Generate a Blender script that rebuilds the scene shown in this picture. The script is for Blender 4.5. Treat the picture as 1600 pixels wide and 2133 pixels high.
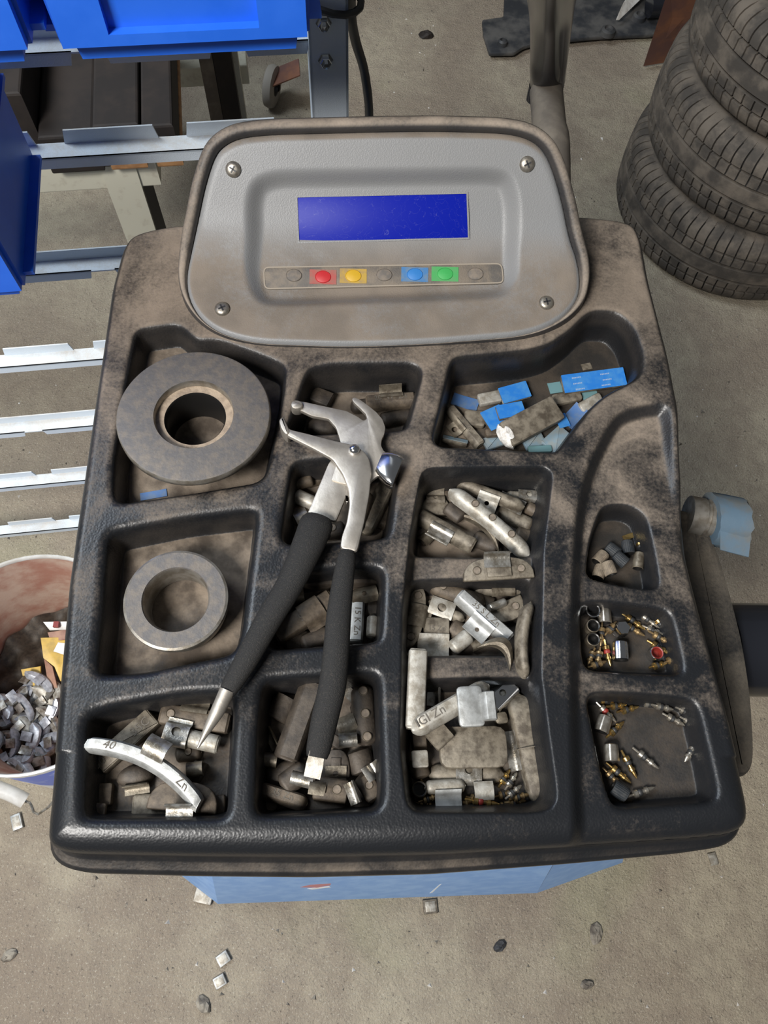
import bpy, math, random
import numpy as np
from mathutils import Matrix, Vector
random.seed(7)
for o in list(bpy.data.objects): bpy.data.objects.remove(o)
SC = bpy.context.scene; COL = SC.collection
PI = math.pi
# ------------------------------------------------------------------ camera, world, light
F, CX, CY, CAMH = 1602.0, 800.0, 1066.5, 1.45
def _basis(nx=732.0, ny=1750.0):
    d = np.array([(nx-CX)/F, -(ny-CY)/F, -1.0]); d /= np.linalg.norm(d)
    up = -d; x = np.array([1.0, 0, 0]); x -= up*x.dot(up); x /= np.linalg.norm(x)
    return np.array([x, np.cross(up, x), up])
RM = _basis()
cam_data = bpy.data.cameras.new('camera'); cam = bpy.data.objects.new('camera', cam_data); COL.objects.link(cam)
cam_data.sensor_fit = 'HORIZONTAL'; cam_data.sensor_width = 36.0; cam_data.lens = 36.0*F/1600.0
cam_data.clip_start = 0.02; cam_data.clip_end = 60
m4 = Matrix.Identity(4)
for i in range(3):
    for j in range(3): m4[i][j] = RM[i][j]
m4[2][3] = CAMH
cam.matrix_world = m4; SC.camera = cam
SC.view_settings.view_transform = 'Standard'; SC.view_settings.look = 'None'
SC.view_settings.gamma = 1.0; SC.view_settings.use_curve_mapping = False
SC.view_settings.exposure = 0.0
world = bpy.data.worlds.new('world'); SC.world = world; world.use_nodes = True
bg = world.node_tree.nodes['Background']; bg.inputs[0].default_value = (0.90, 0.94, 1.0, 1); bg.inputs[1].default_value = 0.095
def area(name, loc, target, size, energy, color):
    l = bpy.data.lights.new(name, 'AREA'); l.shape = 'RECTANGLE'; l.size, l.size_y = size; l.energy = energy; l.color = color
    o = bpy.data.objects.new(name, l); COL.objects.link(o); o.location = loc
    o.rotation_euler = (Vector(target)-Vector(loc)).to_track_quat('-Z', 'Y').to_euler(); return o
area('daylight_door', (-1.15, -1.05, 3.0), (0, 0.25, 0.8), (0.75, 0.75), 130, (1.0, 0.97, 0.93))
area('rail_fill_light', (-2.0, 1.35, 3.4), (-.2, 0.5, 0.4), (1.4, 1.4), 84, (0.82, 0.91, 1.0))  # added fill that brightens the rails; no window is known there

# ------------------------------------------------------------------ projection helpers: photo pixel -> point on a real plane
def ray(px, py): return RM @ np.array([(px-CX)/F, -(py-CY)/F, -1.0])
def P(px, py, z):
    r = ray(px, py); t = (z-CAMH)/r[2]; return np.array([0, 0, CAMH]) + t*r
def PD(px, py, n, d):           # on the vertical plane n.p = d
    r = ray(px, py); o = np.array([0, 0, CAMH]); t = (d-n.dot(o))/n.dot(r); return o+t*r
# ------------------------------------------------------------------ materials
def nodes(name):
    m = bpy.data.materials.new(name); m.use_nodes = True; nt = m.node_tree
    return m, nt, nt.nodes['Principled BSDF']
def nn(nt, t, **k):
    n = nt.nodes.new(t)
    for a, b in k.items(): setattr(n, a, b)
    return n
def mixc(nt, fac, a, b, blend='MIX'):
    n = nn(nt, 'ShaderNodeMix', data_type='RGBA', blend_type=blend)
    for s, v in ((0, fac), (6, a), (7, b)):
        if hasattr(v, 'is_linked'): nt.links.new(v, n.inputs[s])
        else: n.inputs[s].default_value = v if s == 0 else (*v[:3], 1)
    return n.outputs[2]
def math_(nt, op, a, b=None, c=None, clamp=False):
    n = nn(nt, 'ShaderNodeMath', operation=op); n.use_clamp = clamp
    for s, v in enumerate((a, b, c)):
        if v is None: continue
        if hasattr(v, 'is_linked'): nt.links.new(v, n.inputs[s])
        else: n.inputs[s].default_value = v
    return n.outputs[0]
def mapr(nt, v, a, b, c=0.0, d=1.0, smooth=True):
    n = nn(nt, 'ShaderNodeMapRange'); n.interpolation_type = 'SMOOTHSTEP' if smooth else 'LINEAR'
    nt.links.new(v, n.inputs[0])
    for s, x in zip((1, 2, 3, 4), (a, b, c, d)): n.inputs[s].default_value = x
    return n.outputs[0]
def noise(nt, scale, detail=4, rough=.55, coord='pos', dist=0.0):
    n = nn(nt, 'ShaderNodeTexNoise'); n.inputs['Scale'].default_value = scale; n.inputs['Detail'].default_value = detail
    n.inputs['Roughness'].default_value = rough; n.inputs['Distortion'].default_value = dist
    if coord == 'pos':
        g = nn(nt, 'ShaderNodeNewGeometry'); nt.links.new(g.outputs['Position'], n.inputs['Vector'])
    else:
        g = nn(nt, 'ShaderNodeTexCoord'); nt.links.new(g.outputs['Object'], n.inputs['Vector'])
    return n.outputs['Fac']
def bump(nt, b, h, strength, dist=0.001):
    n = nn(nt, 'ShaderNodeBump'); n.inputs['Strength'].default_value = strength; n.inputs['Distance'].default_value = dist
    nt.links.new(h, n.inputs['Height']); nt.links.new(n.outputs[0], b.inputs['Normal'])
def simple(name, c, c2=None, scale=60, rough=.5, metal=0.0, bstr=0.0, bscale=300, spec=.5, coord='pos', lo=.38, hi=.66, bdist=.001):
    m, nt, b = nodes(name)
    b.inputs['Roughness'].default_value = rough; b.inputs['Metallic'].default_value = metal
    b.inputs['Specular IOR Level'].default_value = spec
    if c2 is None: b.inputs['Base Color'].default_value = (*c, 1)
    else:
        f = mapr(nt, noise(nt, scale, 5, .6, coord), lo, hi)
        nt.links.new(mixc(nt, f, c, c2), b.inputs['Base Color'])
    if bstr: bump(nt, b, noise(nt, bscale, 4, .6, coord), bstr, bdist)
    return m
DUST = (0.230, 0.184, 0.142)
def dusty_plastic(name, base, dust, thr=.5, amount=1.0, rough=.42, pebble=1100, ygrad=None, dust2=None, nzlo=.72, nzhi=.97, floor=None):
    m, nt, b = nodes(name)
    g = nn(nt, 'ShaderNodeNewGeometry'); sep = nn(nt, 'ShaderNodeSeparateXYZ'); nt.links.new(g.outputs['Normal'], sep.inputs[0])
    sp = nn(nt, 'ShaderNodeSeparateXYZ'); nt.links.new(g.outputs['Position'], sp.inputs[0])
    nz = mapr(nt, sep.outputs[2], nzlo, nzhi)
    n1 = noise(nt, 17, 4, .62, dist=.6); n2 = noise(nt, 420, 3, .7)
    s = math_(nt, 'ADD', math_(nt, 'MULTIPLY', n1, 1.5), math_(nt, 'MULTIPLY', n2, .55))
    if ygrad:
        yg = mapr(nt, sp.outputs[1], ygrad[0], ygrad[1], ygrad[2], ygrad[3], False)
        s = math_(nt, 'ADD', s, yg)
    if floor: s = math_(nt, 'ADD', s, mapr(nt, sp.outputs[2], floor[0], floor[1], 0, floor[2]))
    k = mapr(nt, s, thr, thr+.75, 0, amount)
    mask = math_(nt, 'MULTIPLY', k, math_(nt, 'ADD', math_(nt, 'MULTIPLY', nz, .9), .10), clamp=True)
    dcol = mixc(nt, mapr(nt, noise(nt, 30, 3), .35, .65), dust, dust2 or tuple(x*.78 for x in dust))
    right_mask = mapr(nt, sp.outputs[0], .085, .12)
    if floor: dcol = mixc(nt, mapr(nt, sp.outputs[2], .940, .930), dcol, mixc(nt, mapr(nt, noise(nt, 40, 4, .6), .35, .65), mixc(nt, right_mask, (0.175, 0.140, 0.106), (0.042, 0.032, 0.023)), mixc(nt, right_mask, (0.055, 0.042, 0.031), (0.014, 0.012, 0.010))))  # pocket floors take a darker tone, deepest towards the right
    nt.links.new(mixc(nt, mask, base, dcol), b.inputs['Base Color'])
    r = math_(nt, 'ADD', math_(nt, 'MULTIPLY', mask, .92-rough), rough); nt.links.new(r, b.inputs['Roughness'])
    b.inputs['Specular IOR Level'].default_value = .42
    v = nn(nt, 'ShaderNodeTexVoronoi'); v.feature = 'SMOOTH_F1'; v.inputs['Scale'].default_value = pebble
    nt.links.new(g.outputs['Position'], v.inputs['Vector'])
    h = math_(nt, 'ADD', v.outputs['Distance'], math_(nt, 'MULTIPLY', math_(nt, 'MULTIPLY', noise(nt, 900, 3, .7), mask), 1.2))
    bump(nt, b, h, .24, .0006)
    return m
MT = {}
def metal(name, c, c2, rough, met, scale=140, bstr=.25):
    return simple(name, c, c2, scale, rough, met, bstr, 420, coord='pos', lo=.36, hi=.68)
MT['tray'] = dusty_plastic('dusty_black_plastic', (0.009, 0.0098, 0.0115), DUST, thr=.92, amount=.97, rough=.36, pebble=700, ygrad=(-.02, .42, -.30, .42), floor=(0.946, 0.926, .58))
MT['hood'] = dusty_plastic('dusty_hood_plastic', (0.020, 0.021, 0.024), (0.30, 0.25, 0.20), thr=.50, amount=.92, rough=.42, pebble=700, nzlo=.2, nzhi=.85)
MT['wall'] = simple('painted_wall', (0.20, 0.195, 0.18), (0.15, 0.145, 0.13), 3, rough=.9)
MT['panel'] = dusty_plastic('grey_face_plastic', (0.190, 0.196, 0.202), (0.180, 0.148, 0.116), thr=.36, amount=.9, rough=.45, nzlo=.76, nzhi=.93)
MT['side'] = dusty_plastic('dusty_side_plastic', (0.018, 0.018, 0.019), (0.14, 0.118, 0.09), thr=.62, amount=.9, rough=.5, nzlo=.5, nzhi=.95)
MT['black_gloss'] = simple('black_gloss_paint', (0.012, 0.013, 0.017), rough=.16)
MT['black_matte'] = simple('black_matte', (0.018, 0.018, 0.02), rough=.5)
MT['black_grip'] = simple('black_grip_rubber', (0.011, 0.0105, 0.010), (0.030, 0.026, 0.022), 900, rough=.7, spec=.35, bstr=.5, bscale=1500, lo=.5, hi=.75)
MT['dusty_tube'] = simple('dusty_brown_tube', (0.10, 0.083, 0.066), (0.16, 0.135, 0.105), 30, rough=.8)
MT['rubber'] = simple('tire_rubber', (0.052, 0.045, 0.038), (0.135, 0.113, 0.090), 20, rough=.85, bstr=.35, bscale=260)
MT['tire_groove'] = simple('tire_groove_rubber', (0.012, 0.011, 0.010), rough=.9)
MT['blue_bin'] = simple('blue_bin_plastic', (0.014, 0.125, 0.68), (0.020, 0.14, 0.72), 30, rough=.42)
MT['cab'] = simple('pale_blue_paint', (0.17, 0.36, 0.72), (0.24, 0.44, 0.78), 40, rough=.4)
MT['red_print'] = simple('red_print', (0.48, 0.20, 0.22), rough=.5)
MT['white_print'] = simple('white_print', (0.75, 0.78, 0.80), rough=.5)
MT['rack'] = dusty_plastic('grey_blue_rack_paint', (0.62, 0.69, 0.75), (0.52, 0.47, 0.40), thr=.65, amount=.8, rough=.42, nzlo=.85, nzhi=.98)
MT['zinc_bolt'] = simple('zinc_plate', (0.72, 0.74, 0.74), rough=.25, metal=1.0)
MT['cream'] = simple('cream_paint', (0.60, 0.58, 0.47), (0.46, 0.42, 0.33), 45, rough=.5, lo=.52, hi=.75)
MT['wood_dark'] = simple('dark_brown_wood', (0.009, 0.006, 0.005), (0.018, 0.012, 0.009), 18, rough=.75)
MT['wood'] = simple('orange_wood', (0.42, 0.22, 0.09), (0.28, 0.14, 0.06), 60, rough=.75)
MT['rust'] = simple('rusty_brown_paint', (0.115, 0.055, 0.046), (0.20, 0.085, 0.045), 14, rough=.6)
MT['liner'] = simple('dusty_liner_plastic', (0.022, 0.024, 0.028), (0.085, 0.082, 0.078), 14, rough=.55)
MT['paper'] = simple('white_paper', (0.62, 0.60, 0.56), (0.45, 0.42, 0.38), 60, rough=.8)
MT['tire_tread_wheel'] = simple('caster_rubber', (0.30, 0.27, 0.23), rough=.7)
MT['bucket_in'] = simple('dusty_pink_bucket_inside', (0.40, 0.20, 0.145), (0.56, 0.42, 0.33), 16, rough=.7, bstr=.3, bscale=90)
MT['bucket_out'] = None
MT['scrap'] = metal('blue_grey_scrap', (0.52, 0.54, 0.58), (0.30, 0.31, 0.34), .4, .5)
MT['white_plastic'] = simple('white_plastic', (0.62, 0.61, 0.58), (0.50, 0.48, 0.44), 30, rough=.4)
MT['yellow_packet'] = simple('yellow_packet', (0.55, 0.36, 0.07), (0.40, 0.27, 0.07), 60, rough=.5)
MT['brown_packet'] = simple('brown_packet', (0.22, 0.11, 0.08), (0.32, 0.18, 0.12), 50, rough=.6)
MT['pale'] = metal('pale_lead', (0.40, 0.38, 0.335), (0.22, 0.195, 0.155), .50, .35)
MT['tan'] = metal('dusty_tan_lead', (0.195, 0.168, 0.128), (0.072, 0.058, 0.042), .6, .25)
MT['brown'] = metal('brown_lead', (0.108, 0.083, 0.058), (0.050, 0.038, 0.027), .62, .25)
MT['dark'] = metal('dark_lead', (0.066, 0.052, 0.039), (0.034, 0.027, 0.021), .6, .25)
MT['zinc'] = metal('bright_zinc', (0.38, 0.385, 0.375), (0.24, 0.24, 0.228), .45, .5, 120, .15)
MT['steel'] = metal('clip_steel', (0.46, 0.445, 0.41), (0.20, 0.175, 0.135), .36, .8)
MT['dsteel'] = metal('dull_clip_steel', (0.20, 0.172, 0.13), (0.085, 0.068, 0.048), .48, .55)
MT['mark'] = simple('stamped_mark', (0.10, 0.088, 0.072), rough=.8)
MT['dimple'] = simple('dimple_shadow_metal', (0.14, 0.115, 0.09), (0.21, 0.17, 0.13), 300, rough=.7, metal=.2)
MT['plier'] = metal('satin_plier_steel', (0.43, 0.395, 0.345), (0.33, 0.30, 0.26), .42, .7, 60, .10)
MT['chrome'] = simple('polished_steel', (0.72, 0.72, 0.72), rough=.16, metal=1.0)
MT['ring'] = metal('dusty_blued_ring_steel', (0.105, 0.099, 0.097), (0.150, 0.130, 0.110), .62, .25, 160, .3)
MT['ring_edge'] = metal('worn_ring_steel', (0.34, 0.32, 0.285), (0.20, 0.175, 0.14), .4, .7, 100, .1)
MT['ring_dust'] = metal('ring_dust', (0.33, 0.26, 0.19), (0.22, 0.17, 0.125), .85, .0, 200, .4)
MT['ring_bore'] = simple('dark_bore_steel', (0.020, 0.019, 0.018), rough=.35, metal=.5)
MT['film'] = simple('blue_backing_film', (0.018, 0.145, 0.46), (0.045, 0.19, 0.45), 120, rough=.35)
MT['film_dusty'] = simple('dusty_blue_film', (0.045, 0.11, 0.26), (0.085, 0.13, 0.21), 140, rough=.5)
MT['film_pale'] = simple('pale_blue_film', (0.15, 0.225, 0.28), (0.19, 0.215, 0.215), 120, rough=.5)
MT['film_teal'] = simple('teal_film', (0.11, 0.21, 0.225), rough=.5)
MT['film_print'] = simple('faint_film_print', (0.22, 0.30, 0.44), rough=.6)
MT['white_dust'] = simple('white_powder_edge', (0.70, 0.69, 0.66), (0.45, 0.42, 0.38), 260, rough=.85, bstr=.6, bscale=500)
MT['brass'] = metal('brass', (0.62, 0.43, 0.16), (0.34, 0.22, 0.09), .3, .95, 300, .1)
MT['brass_dull'] = metal('dull_brass', (0.36, 0.25, 0.12), (0.20, 0.14, 0.075), .45, .8, 300, .1)
MT['nickel'] = metal('nickel', (0.56, 0.52, 0.45), (0.38, 0.34, 0.28), .32, .9, 300, .1)
MT['red_seal'] = simple('red_seal', (0.20, 0.018, 0.012), rough=.5)
MT['black_seal'] = simple('black_seal', (0.02, 0.02, 0.02), rough=.5)
MT['cap_black'] = simple('slate_black_cap_plastic', (0.014, 0.017, 0.020), (0.028, 0.029, 0.030), 300, rough=.6, spec=.3)
MT['cap_tan'] = simple('dusty_tan_cap_plastic', (0.17, 0.135, 0.095), (0.105, 0.083, 0.06), 300, rough=.8)
MT['btn_red'] = simple('red_button', (0.42, 0.022, 0.026), rough=.4)
MT['btn_red_d'] = simple('dusty_red_label', (0.32, 0.07, 0.06), (0.24, 0.11, 0.085), 160, rough=.6)
MT['btn_yel'] = simple('yellow_button', (0.50, 0.31, 0.02), rough=.4)
MT['btn_yel_d'] = simple('dusty_yellow_label', (0.38, 0.25, 0.04), (0.28, 0.19, 0.075), 160, rough=.6)
MT['btn_blu'] = simple('blue_button', (0.03, 0.17, 0.46), rough=.4)
MT['btn_blu_d'] = simple('dusty_blue_label', (0.04, 0.15, 0.34), (0.10, 0.17, 0.26), 160, rough=.6)
MT['btn_grn'] = simple('green_button', (0.045, 0.33, 0.085), rough=.4)
MT['btn_grn_d'] = simple('green_label', (0.05, 0.30, 0.085), (0.08, 0.27, 0.10), 160, rough=.5)
MT['btn_gry'] = simple('dusty_grey_button', (0.115, 0.105, 0.095), (0.185, 0.155, 0.125), 160, rough=.75)
MT['key_line'] = simple('pale_key_outline', (0.27, 0.235, 0.19), rough=.8)
MT['strip'] = simple('dusty_keypad_film', (0.175, 0.148, 0.118), (0.10, 0.093, 0.086), 60, rough=.75, bstr=.4, bscale=700)
MT['screw'] = metal('screw_steel', (0.36, 0.335, 0.29), (0.24, 0.215, 0.18), .4, .8, 300, .1)
MT['tape'] = simple('blue_masking_tape', (0.068, 0.112, 0.155), (0.095, 0.102, 0.10), 32, rough=.7, bstr=.3, bscale=120)
MT['cable'] = simple('black_cable', (0.022, 0.021, 0.020), rough=.45)
MT['pebble'] = simple('grit', (0.30, 0.27, 0.22), (0.10, 0.085, 0.07), 40, rough=.9)

def screen_mat():
    m, nt, b = nodes('blue_display_glass')
    sc = mapr(nt, noise(nt, 55, 2, .5, dist=2.5), .497, .503); sc2 = mapr(nt, noise(nt, 55, 2, .5, dist=2.5), .5, .506)
    line = math_(nt, 'MULTIPLY', math_(nt, 'SUBTRACT', sc, sc2, clamp=True), .22)
    dust = mapr(nt, noise(nt, 800, 3, .8), .66, .8, 0, .35)
    f = math_(nt, 'MAXIMUM', line, dust)
    nt.links.new(mixc(nt, f, (0.0025, 0.010, 0.27), (0.35, 0.36, 0.45)), b.inputs['Base Color'])
    b.inputs['Roughness'].default_value = .42; b.inputs['Specular IOR Level'].default_value = .14; return m
MT['screen'] = screen_mat()
def floor_mat():
    m, nt, b = nodes('dirty_concrete_floor')
    a = mapr(nt, noise(nt, 2.3, 5, .6, dist=.5), .38, .66); c = mapr(nt, noise(nt, 26, 5, .65), .35, .7)
    col = mixc(nt, a, (0.30, 0.245, 0.185), (0.43, 0.375, 0.28))
    col = mixc(nt, math_(nt, 'MULTIPLY', c, .45), col, (0.235, 0.19, 0.15))
    gr = mapr(nt, noise(nt, 3.4, 3, .5), .56, .72, 0, .35); col = mixc(nt, gr, col, (0.36, 0.36, 0.22))
    sp = mapr(nt, noise(nt, 260, 3, .75), .56, .68, 0, .65); col = mixc(nt, sp, col, (0.58, 0.53, 0.43))
    dk = mapr(nt, noise(nt, 150, 4, .75), .57, .70, 0, .75); col = mixc(nt, dk, col, (0.075, 0.06, 0.05))
    nt.links.new(col, b.inputs['Base Color']); b.inputs['Roughness'].default_value = .85
    h = math_(nt, 'ADD', noise(nt, 240, 4, .7), math_(nt, 'MULTIPLY', noise(nt, 34, 4, .6), 1.5)); bump(nt, b, h, .85, .006)
    return m
MT['floor'] = floor_mat()
def bucket_out_mat():
    m, nt, b = nodes('blue_white_bucket_print')
    g = nn(nt, 'ShaderNodeNewGeometry'); sp = nn(nt, 'ShaderNodeSeparateXYZ'); nt.links.new(g.outputs['Position'], sp.inputs[0])
    band = math_(nt, 'GREATER_THAN', sp.outputs[2], .20)
    cl = mapr(nt, noise(nt, 22, 3), .52, .66)
    blue = mixc(nt, cl, (0.10, 0.17, 0.62), (0.55, 0.62, 0.85))
    nt.links.new(mixc(nt, band, (0.74, 0.74, 0.72), blue), b.inputs['Base Color']); b.inputs['Roughness'].default_value = .4
    return m
MT['bucket_out'] = bucket_out_mat()

# ------------------------------------------------------------------ object helpers
def link_mesh(name, V, Fc, mat, parent=None, smooth=True, ang=38):
    me = bpy.data.meshes.new(name)
    me.from_pydata([tuple(map(float, v)) for v in V], [], Fc)
    for m in (mat if isinstance(mat, (list, tuple)) else [mat]): me.materials.append(MT[m] if isinstance(m, str) else m)
    if smooth:
        me.shade_smooth(); me.set_sharp_from_angle(angle=math.radians(ang))
    o = bpy.data.objects.new(name, me); COL.objects.link(o)
    if parent is not None: o.parent = parent
    return o
def empty(name, loc=(0, 0, 0), label=None, cat=None, group=None):
    o = bpy.data.objects.new(name, None); o.empty_display_size = .01; COL.objects.link(o); o.location = loc
    tag(o, label, cat, group); return o
def tag(o, label=None, cat=None, group=None, kind=None):
    for k, v in (('label', label), ('category', cat), ('group', group), ('kind', kind)):
        if v: o[k] = v
    return o
class MB:
    def __init__(s): s.v = []; s.f = []; s.mi = []
    def add(s, V, Fc, mi=0):
        b = len(s.v); s.v.extend([tuple(map(float, v)) for v in V]); s.f.extend([tuple(b+i for i in f) for f in Fc]); s.mi.extend([mi]*len(Fc)); return s
    def obj(s, name, mat, parent=None, smooth=True, ang=38):
        o = link_mesh(name, s.v, s.f, mat, parent, smooth, ang)
        if any(s.mi): o.data.polygons.foreach_set('material_index', s.mi)
        return o
def offset_poly(p, d):          # + is outwards for a counter-clockwise polygon
    p = np.asarray(p, float); n = len(p)
    e = np.roll(p, -1, 0)-p; L = np.linalg.norm(e, axis=1, keepdims=True); L[L < 1e-9] = 1e-9; e = e/L
    nrm = np.stack([e[:, 1], -e[:, 0]], 1); a = np.roll(nrm, 1, 0); b = nrm
    s = a+b; k = (s*b).sum(1, keepdims=True); k[k < .35] = .35
    return p+d*s/k
def ccw(p):
    p = np.asarray(p, float); x, y = p[:, 0], p[:, 1]
    return p if np.sum(x*np.roll(y, -1)-np.roll(x, -1)*y) > 0 else p[::-1].copy()
def fillet(p, r, n=4):
    p = np.asarray(p, float); out = []
    for i in range(len(p)):
        a, b, c = p[i-1], p[i], p[(i+1) % len(p)]
        da, dc = np.linalg.norm(a-b), np.linalg.norm(c-b); d1, d2 = min(r, .48*da), min(r, .48*dc)
        u, v = b+(a-b)/max(da, 1e-9)*d1, b+(c-b)/max(dc, 1e-9)*d2
        for k in range(n+1):
            t = k/n; out.append((1-t)**2*u+2*t*(1-t)*b+t*t*v)
    return np.array(out)
def loops(Ls, cap0=True, cap1=True, closed=True):
    V = [tuple(v) for L in Ls for v in L]; n = len(Ls[0]); Fc = []
    for i in range(len(Ls)-1):
        for j in range(n if closed else n-1):
            k = (j+1) % n; Fc.append((i*n+j, i*n+k, (i+1)*n+k, (i+1)*n+j))
    if cap0: Fc.append(tuple(range(n-1, -1, -1)))
    if cap1: Fc.append(tuple(range((len(Ls)-1)*n, len(Ls)*n)))
    return V, Fc
def prism(poly, z0, z1, b=0.0):
    p = ccw(poly); L = lambda q, z: np.c_[q, np.full(len(q), z)]
    if b <= 0: return loops([L(p, z0), L(p, z1)])
    q = offset_poly(p, -b); m = offset_poly(p, -b*.3)
    return loops([L(q, z0), L(m, z0+b*.3), L(p, z0+b), L(p, z1-b), L(m, z1-b*.3), L(q, z1)])
def box(x0, x1, y0, y1, z0, z1, b=0.0): return prism([(x0, y0), (x1, y0), (x1, y1), (x0, y1)], z0, z1, b)
def lathe(prof, n=32, close=False):
    Ls = [[(r*math.cos(2*PI*j/n), r*math.sin(2*PI*j/n), z) for j in range(n)] for r, z in prof]
    if close: Ls.append(Ls[0])
    return loops(Ls, not close, not close)
def xf(V, M): 
    V = np.asarray(V, float); M = np.array(M); return V@M[:3, :3].T+M[:3, 3]
def frame(o, x, y, z):
    M = np.eye(4); M[:3, 0] = x; M[:3, 1] = y; M[:3, 2] = z; M[:3, 3] = o; return M
def unit(v): v = np.asarray(v, float); return v/np.linalg.norm(v)
def tube(path, rad, n=12, flat=1.0, up=(0, 0, 1)):
    path = np.asarray(path, float); Ls = []
    rad = rad if hasattr(rad, '__len__') else [rad]*len(path)
    for i, p in enumerate(path):
        t = unit(path[min(i+1, len(path)-1)]-path[max(i-1, 0)]); s = np.cross(up, t)
        s = unit(s) if np.linalg.norm(s) > 1e-6 else np.array([1., 0, 0]); u = np.cross(t, s)
        Ls.append([p+rad[i]*(math.cos(2*PI*k/n)*s+flat*math.sin(2*PI*k/n)*u) for k in range(n)])
    return loops(Ls)
def spline(pts, n=8):
    p = np.asarray(pts, float); q = np.vstack([2*p[0]-p[1], p, 2*p[-1]-p[-2]]); out = []
    for i in range(1, len(q)-2):
        for k in range(n):
            t = k/n; a, b, c, d = q[i-1], q[i], q[i+1], q[i+2]
            out.append(.5*((2*b)+(c-a)*t+(2*a-5*b+4*c-d)*t*t+(3*b-a-3*c+d)*t**3))
    out.append(p[-1]); return np.array(out)
def sdf(poly, pts, nearest=False):  # + inside
    poly = np.asarray(poly, float); best = np.full(len(pts), 1e18); ins = np.zeros(len(pts), bool); near = np.zeros((len(pts), 2))
    for i in range(len(poly)):
        a, b = poly[i-1], poly[i]; ab = b-a; l2 = ab.dot(ab)
        if l2 < 1e-14: continue
        t = np.clip(((pts-a)@ab)/l2, 0, 1); q = a+t[:, None]*ab; d = ((pts-q)**2).sum(1); m = d < best
        best[m] = d[m]
        if nearest: near[m] = q[m]
        c = (a[1] > pts[:, 1]) != (b[1] > pts[:, 1])
        with np.errstate(divide='ignore', invalid='ignore'): xx = a[0]+(pts[:, 1]-a[1])*(b[0]-a[0])/(b[1]-a[1])
        ins ^= c & (pts[:, 0] < xx)
    s = np.sqrt(best)*np.where(ins, 1, -1)
    return (s, near) if nearest else s
def patch(outline, res, to3d):
    """grid over an outline; border vertices snapped to the outline; to3d(uv, s) -> xyz"""
    lo, hi = outline.min(0)-res, outline.max(0)+res
    nx, ny = int((hi[0]-lo[0])/res)+2, int((hi[1]-lo[1])/res)+2
    gx, gy = np.meshgrid(lo[0]+np.arange(nx)*res, lo[1]+np.arange(ny)*res, indexing='ij')
    pts = np.c_[gx.ravel(), gy.ravel()]; s, near = sdf(outline, pts, True); ins = s > 0
    idx = np.arange(nx*ny).reshape(nx, ny)
    q = np.stack([idx[:-1, :-1], idx[1:, :-1], idx[1:, 1:], idx[:-1, 1:]], -1).reshape(-1, 4)
    q = q[ins[q].any(1)]; pts[~ins] = near[~ins]; s = np.where(ins, s, 0)
    used, inv = np.unique(q, return_inverse=True)
    return to3d(pts[used], s[used]), inv.reshape(-1, 4)
def np_mesh(name, V, Q, mat, parent=None):
    me = bpy.data.meshes.new(name); me.vertices.add(len(V)); me.vertices.foreach_set('co', np.asarray(V, np.float32).ravel())
    me.loops.add(Q.size); me.loops.foreach_set('vertex_index', Q.astype(np.int32).ravel())
    me.polygons.add(len(Q)); me.polygons.foreach_set('loop_start', np.arange(0, Q.size, 4, dtype=np.int32))
    me.update(calc_edges=True); me.validate(); me.materials.append(MT[mat]); me.shade_smooth()
    o = bpy.data.objects.new(name, me); COL.objects.link(o)
    if parent is not None: o.parent = parent
    return o
def smooth01(x): x = np.clip(x, 0, 1); return x*x*(3-2*x)
def text_mesh(s, size, depth=.00015):
    c = bpy.data.curves.new('t', 'FONT'); c.body = s; c.size = size; c.extrude = depth; c.align_x = 'CENTER'; c.align_y = 'CENTER'; c.resolution_u = 2
    o = bpy.data.objects.new('t', c); COL.objects.link(o)
    bpy.context.view_layer.update()
    me = bpy.data.meshes.new_from_object(o.evaluated_get(bpy.context.evaluated_depsgraph_get()))
    V = [tuple(v.co) for v in me.vertices]; Fc = [tuple(p.vertices) for p in me.polygons]
    bpy.data.objects.remove(o); bpy.data.curves.remove(c); bpy.data.meshes.remove(me); return V, Fc
# ------------------------------------------------------------------ floor
fl = link_mesh('floor', *box(-3.2, 3.4, -1.6, 4.6, -0.05, 0.0), 'floor', smooth=False); tag(fl, 'dirty grey brown concrete floor', 'floor', kind='structure')
for nm, b in (('wall_back', box(-3.2, 3.4, 4.6, 4.7, 0, 3.2)), ('wall_right', box(3.4, 3.5, -1.6, 4.7, 0, 3.2))): tag(link_mesh(nm, *b, 'wall', smooth=False), kind='structure')
# ------------------------------------------------------------------ wheel balancer: moulded tool tray, console, cabinet
T = 0.95
def pxpoly(pts, z): return np.array([P(x, y, z)[:2] for x, y in pts])
BAL = empty('wheel_balancer', (0.03, 0.2, 0), 'wheel balancing machine with dusty black compartment tray, grey display console and blue cabinet', 'machine')
def adopt(o, root): o.parent = root; o.matrix_parent_inverse = Matrix.Translation(root.location).inverted(); return o
OUT = [(375, 487), (330, 495), (292, 505), (270, 520), (258, 545), (238, 620), (218, 760), (200, 880), (180, 1020), (165, 1120), (150, 1230), (135, 1400), (122, 1560), (112, 1680),
       (106, 1735), (109, 1757), (124, 1770), (160, 1778), (400, 1783), (640, 1785), (900, 1780), (1200, 1763), (1450, 1746), (1530, 1737), (1557, 1720), (1563, 1690), (1548, 1620), (1520, 1500), (1490, 1390),
       (1455, 1260), (1430, 1160), (1417, 1080), (1408, 960), (1406, 870), (1398, 830), (1385, 760), (1365, 680), (1345, 600), (1332, 525), (1318, 492), (1285, 478), (1210, 470), (800, 476)]
OUTL = fillet(ccw(pxpoly(OUT, T-.016)), .008, 3)
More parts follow.
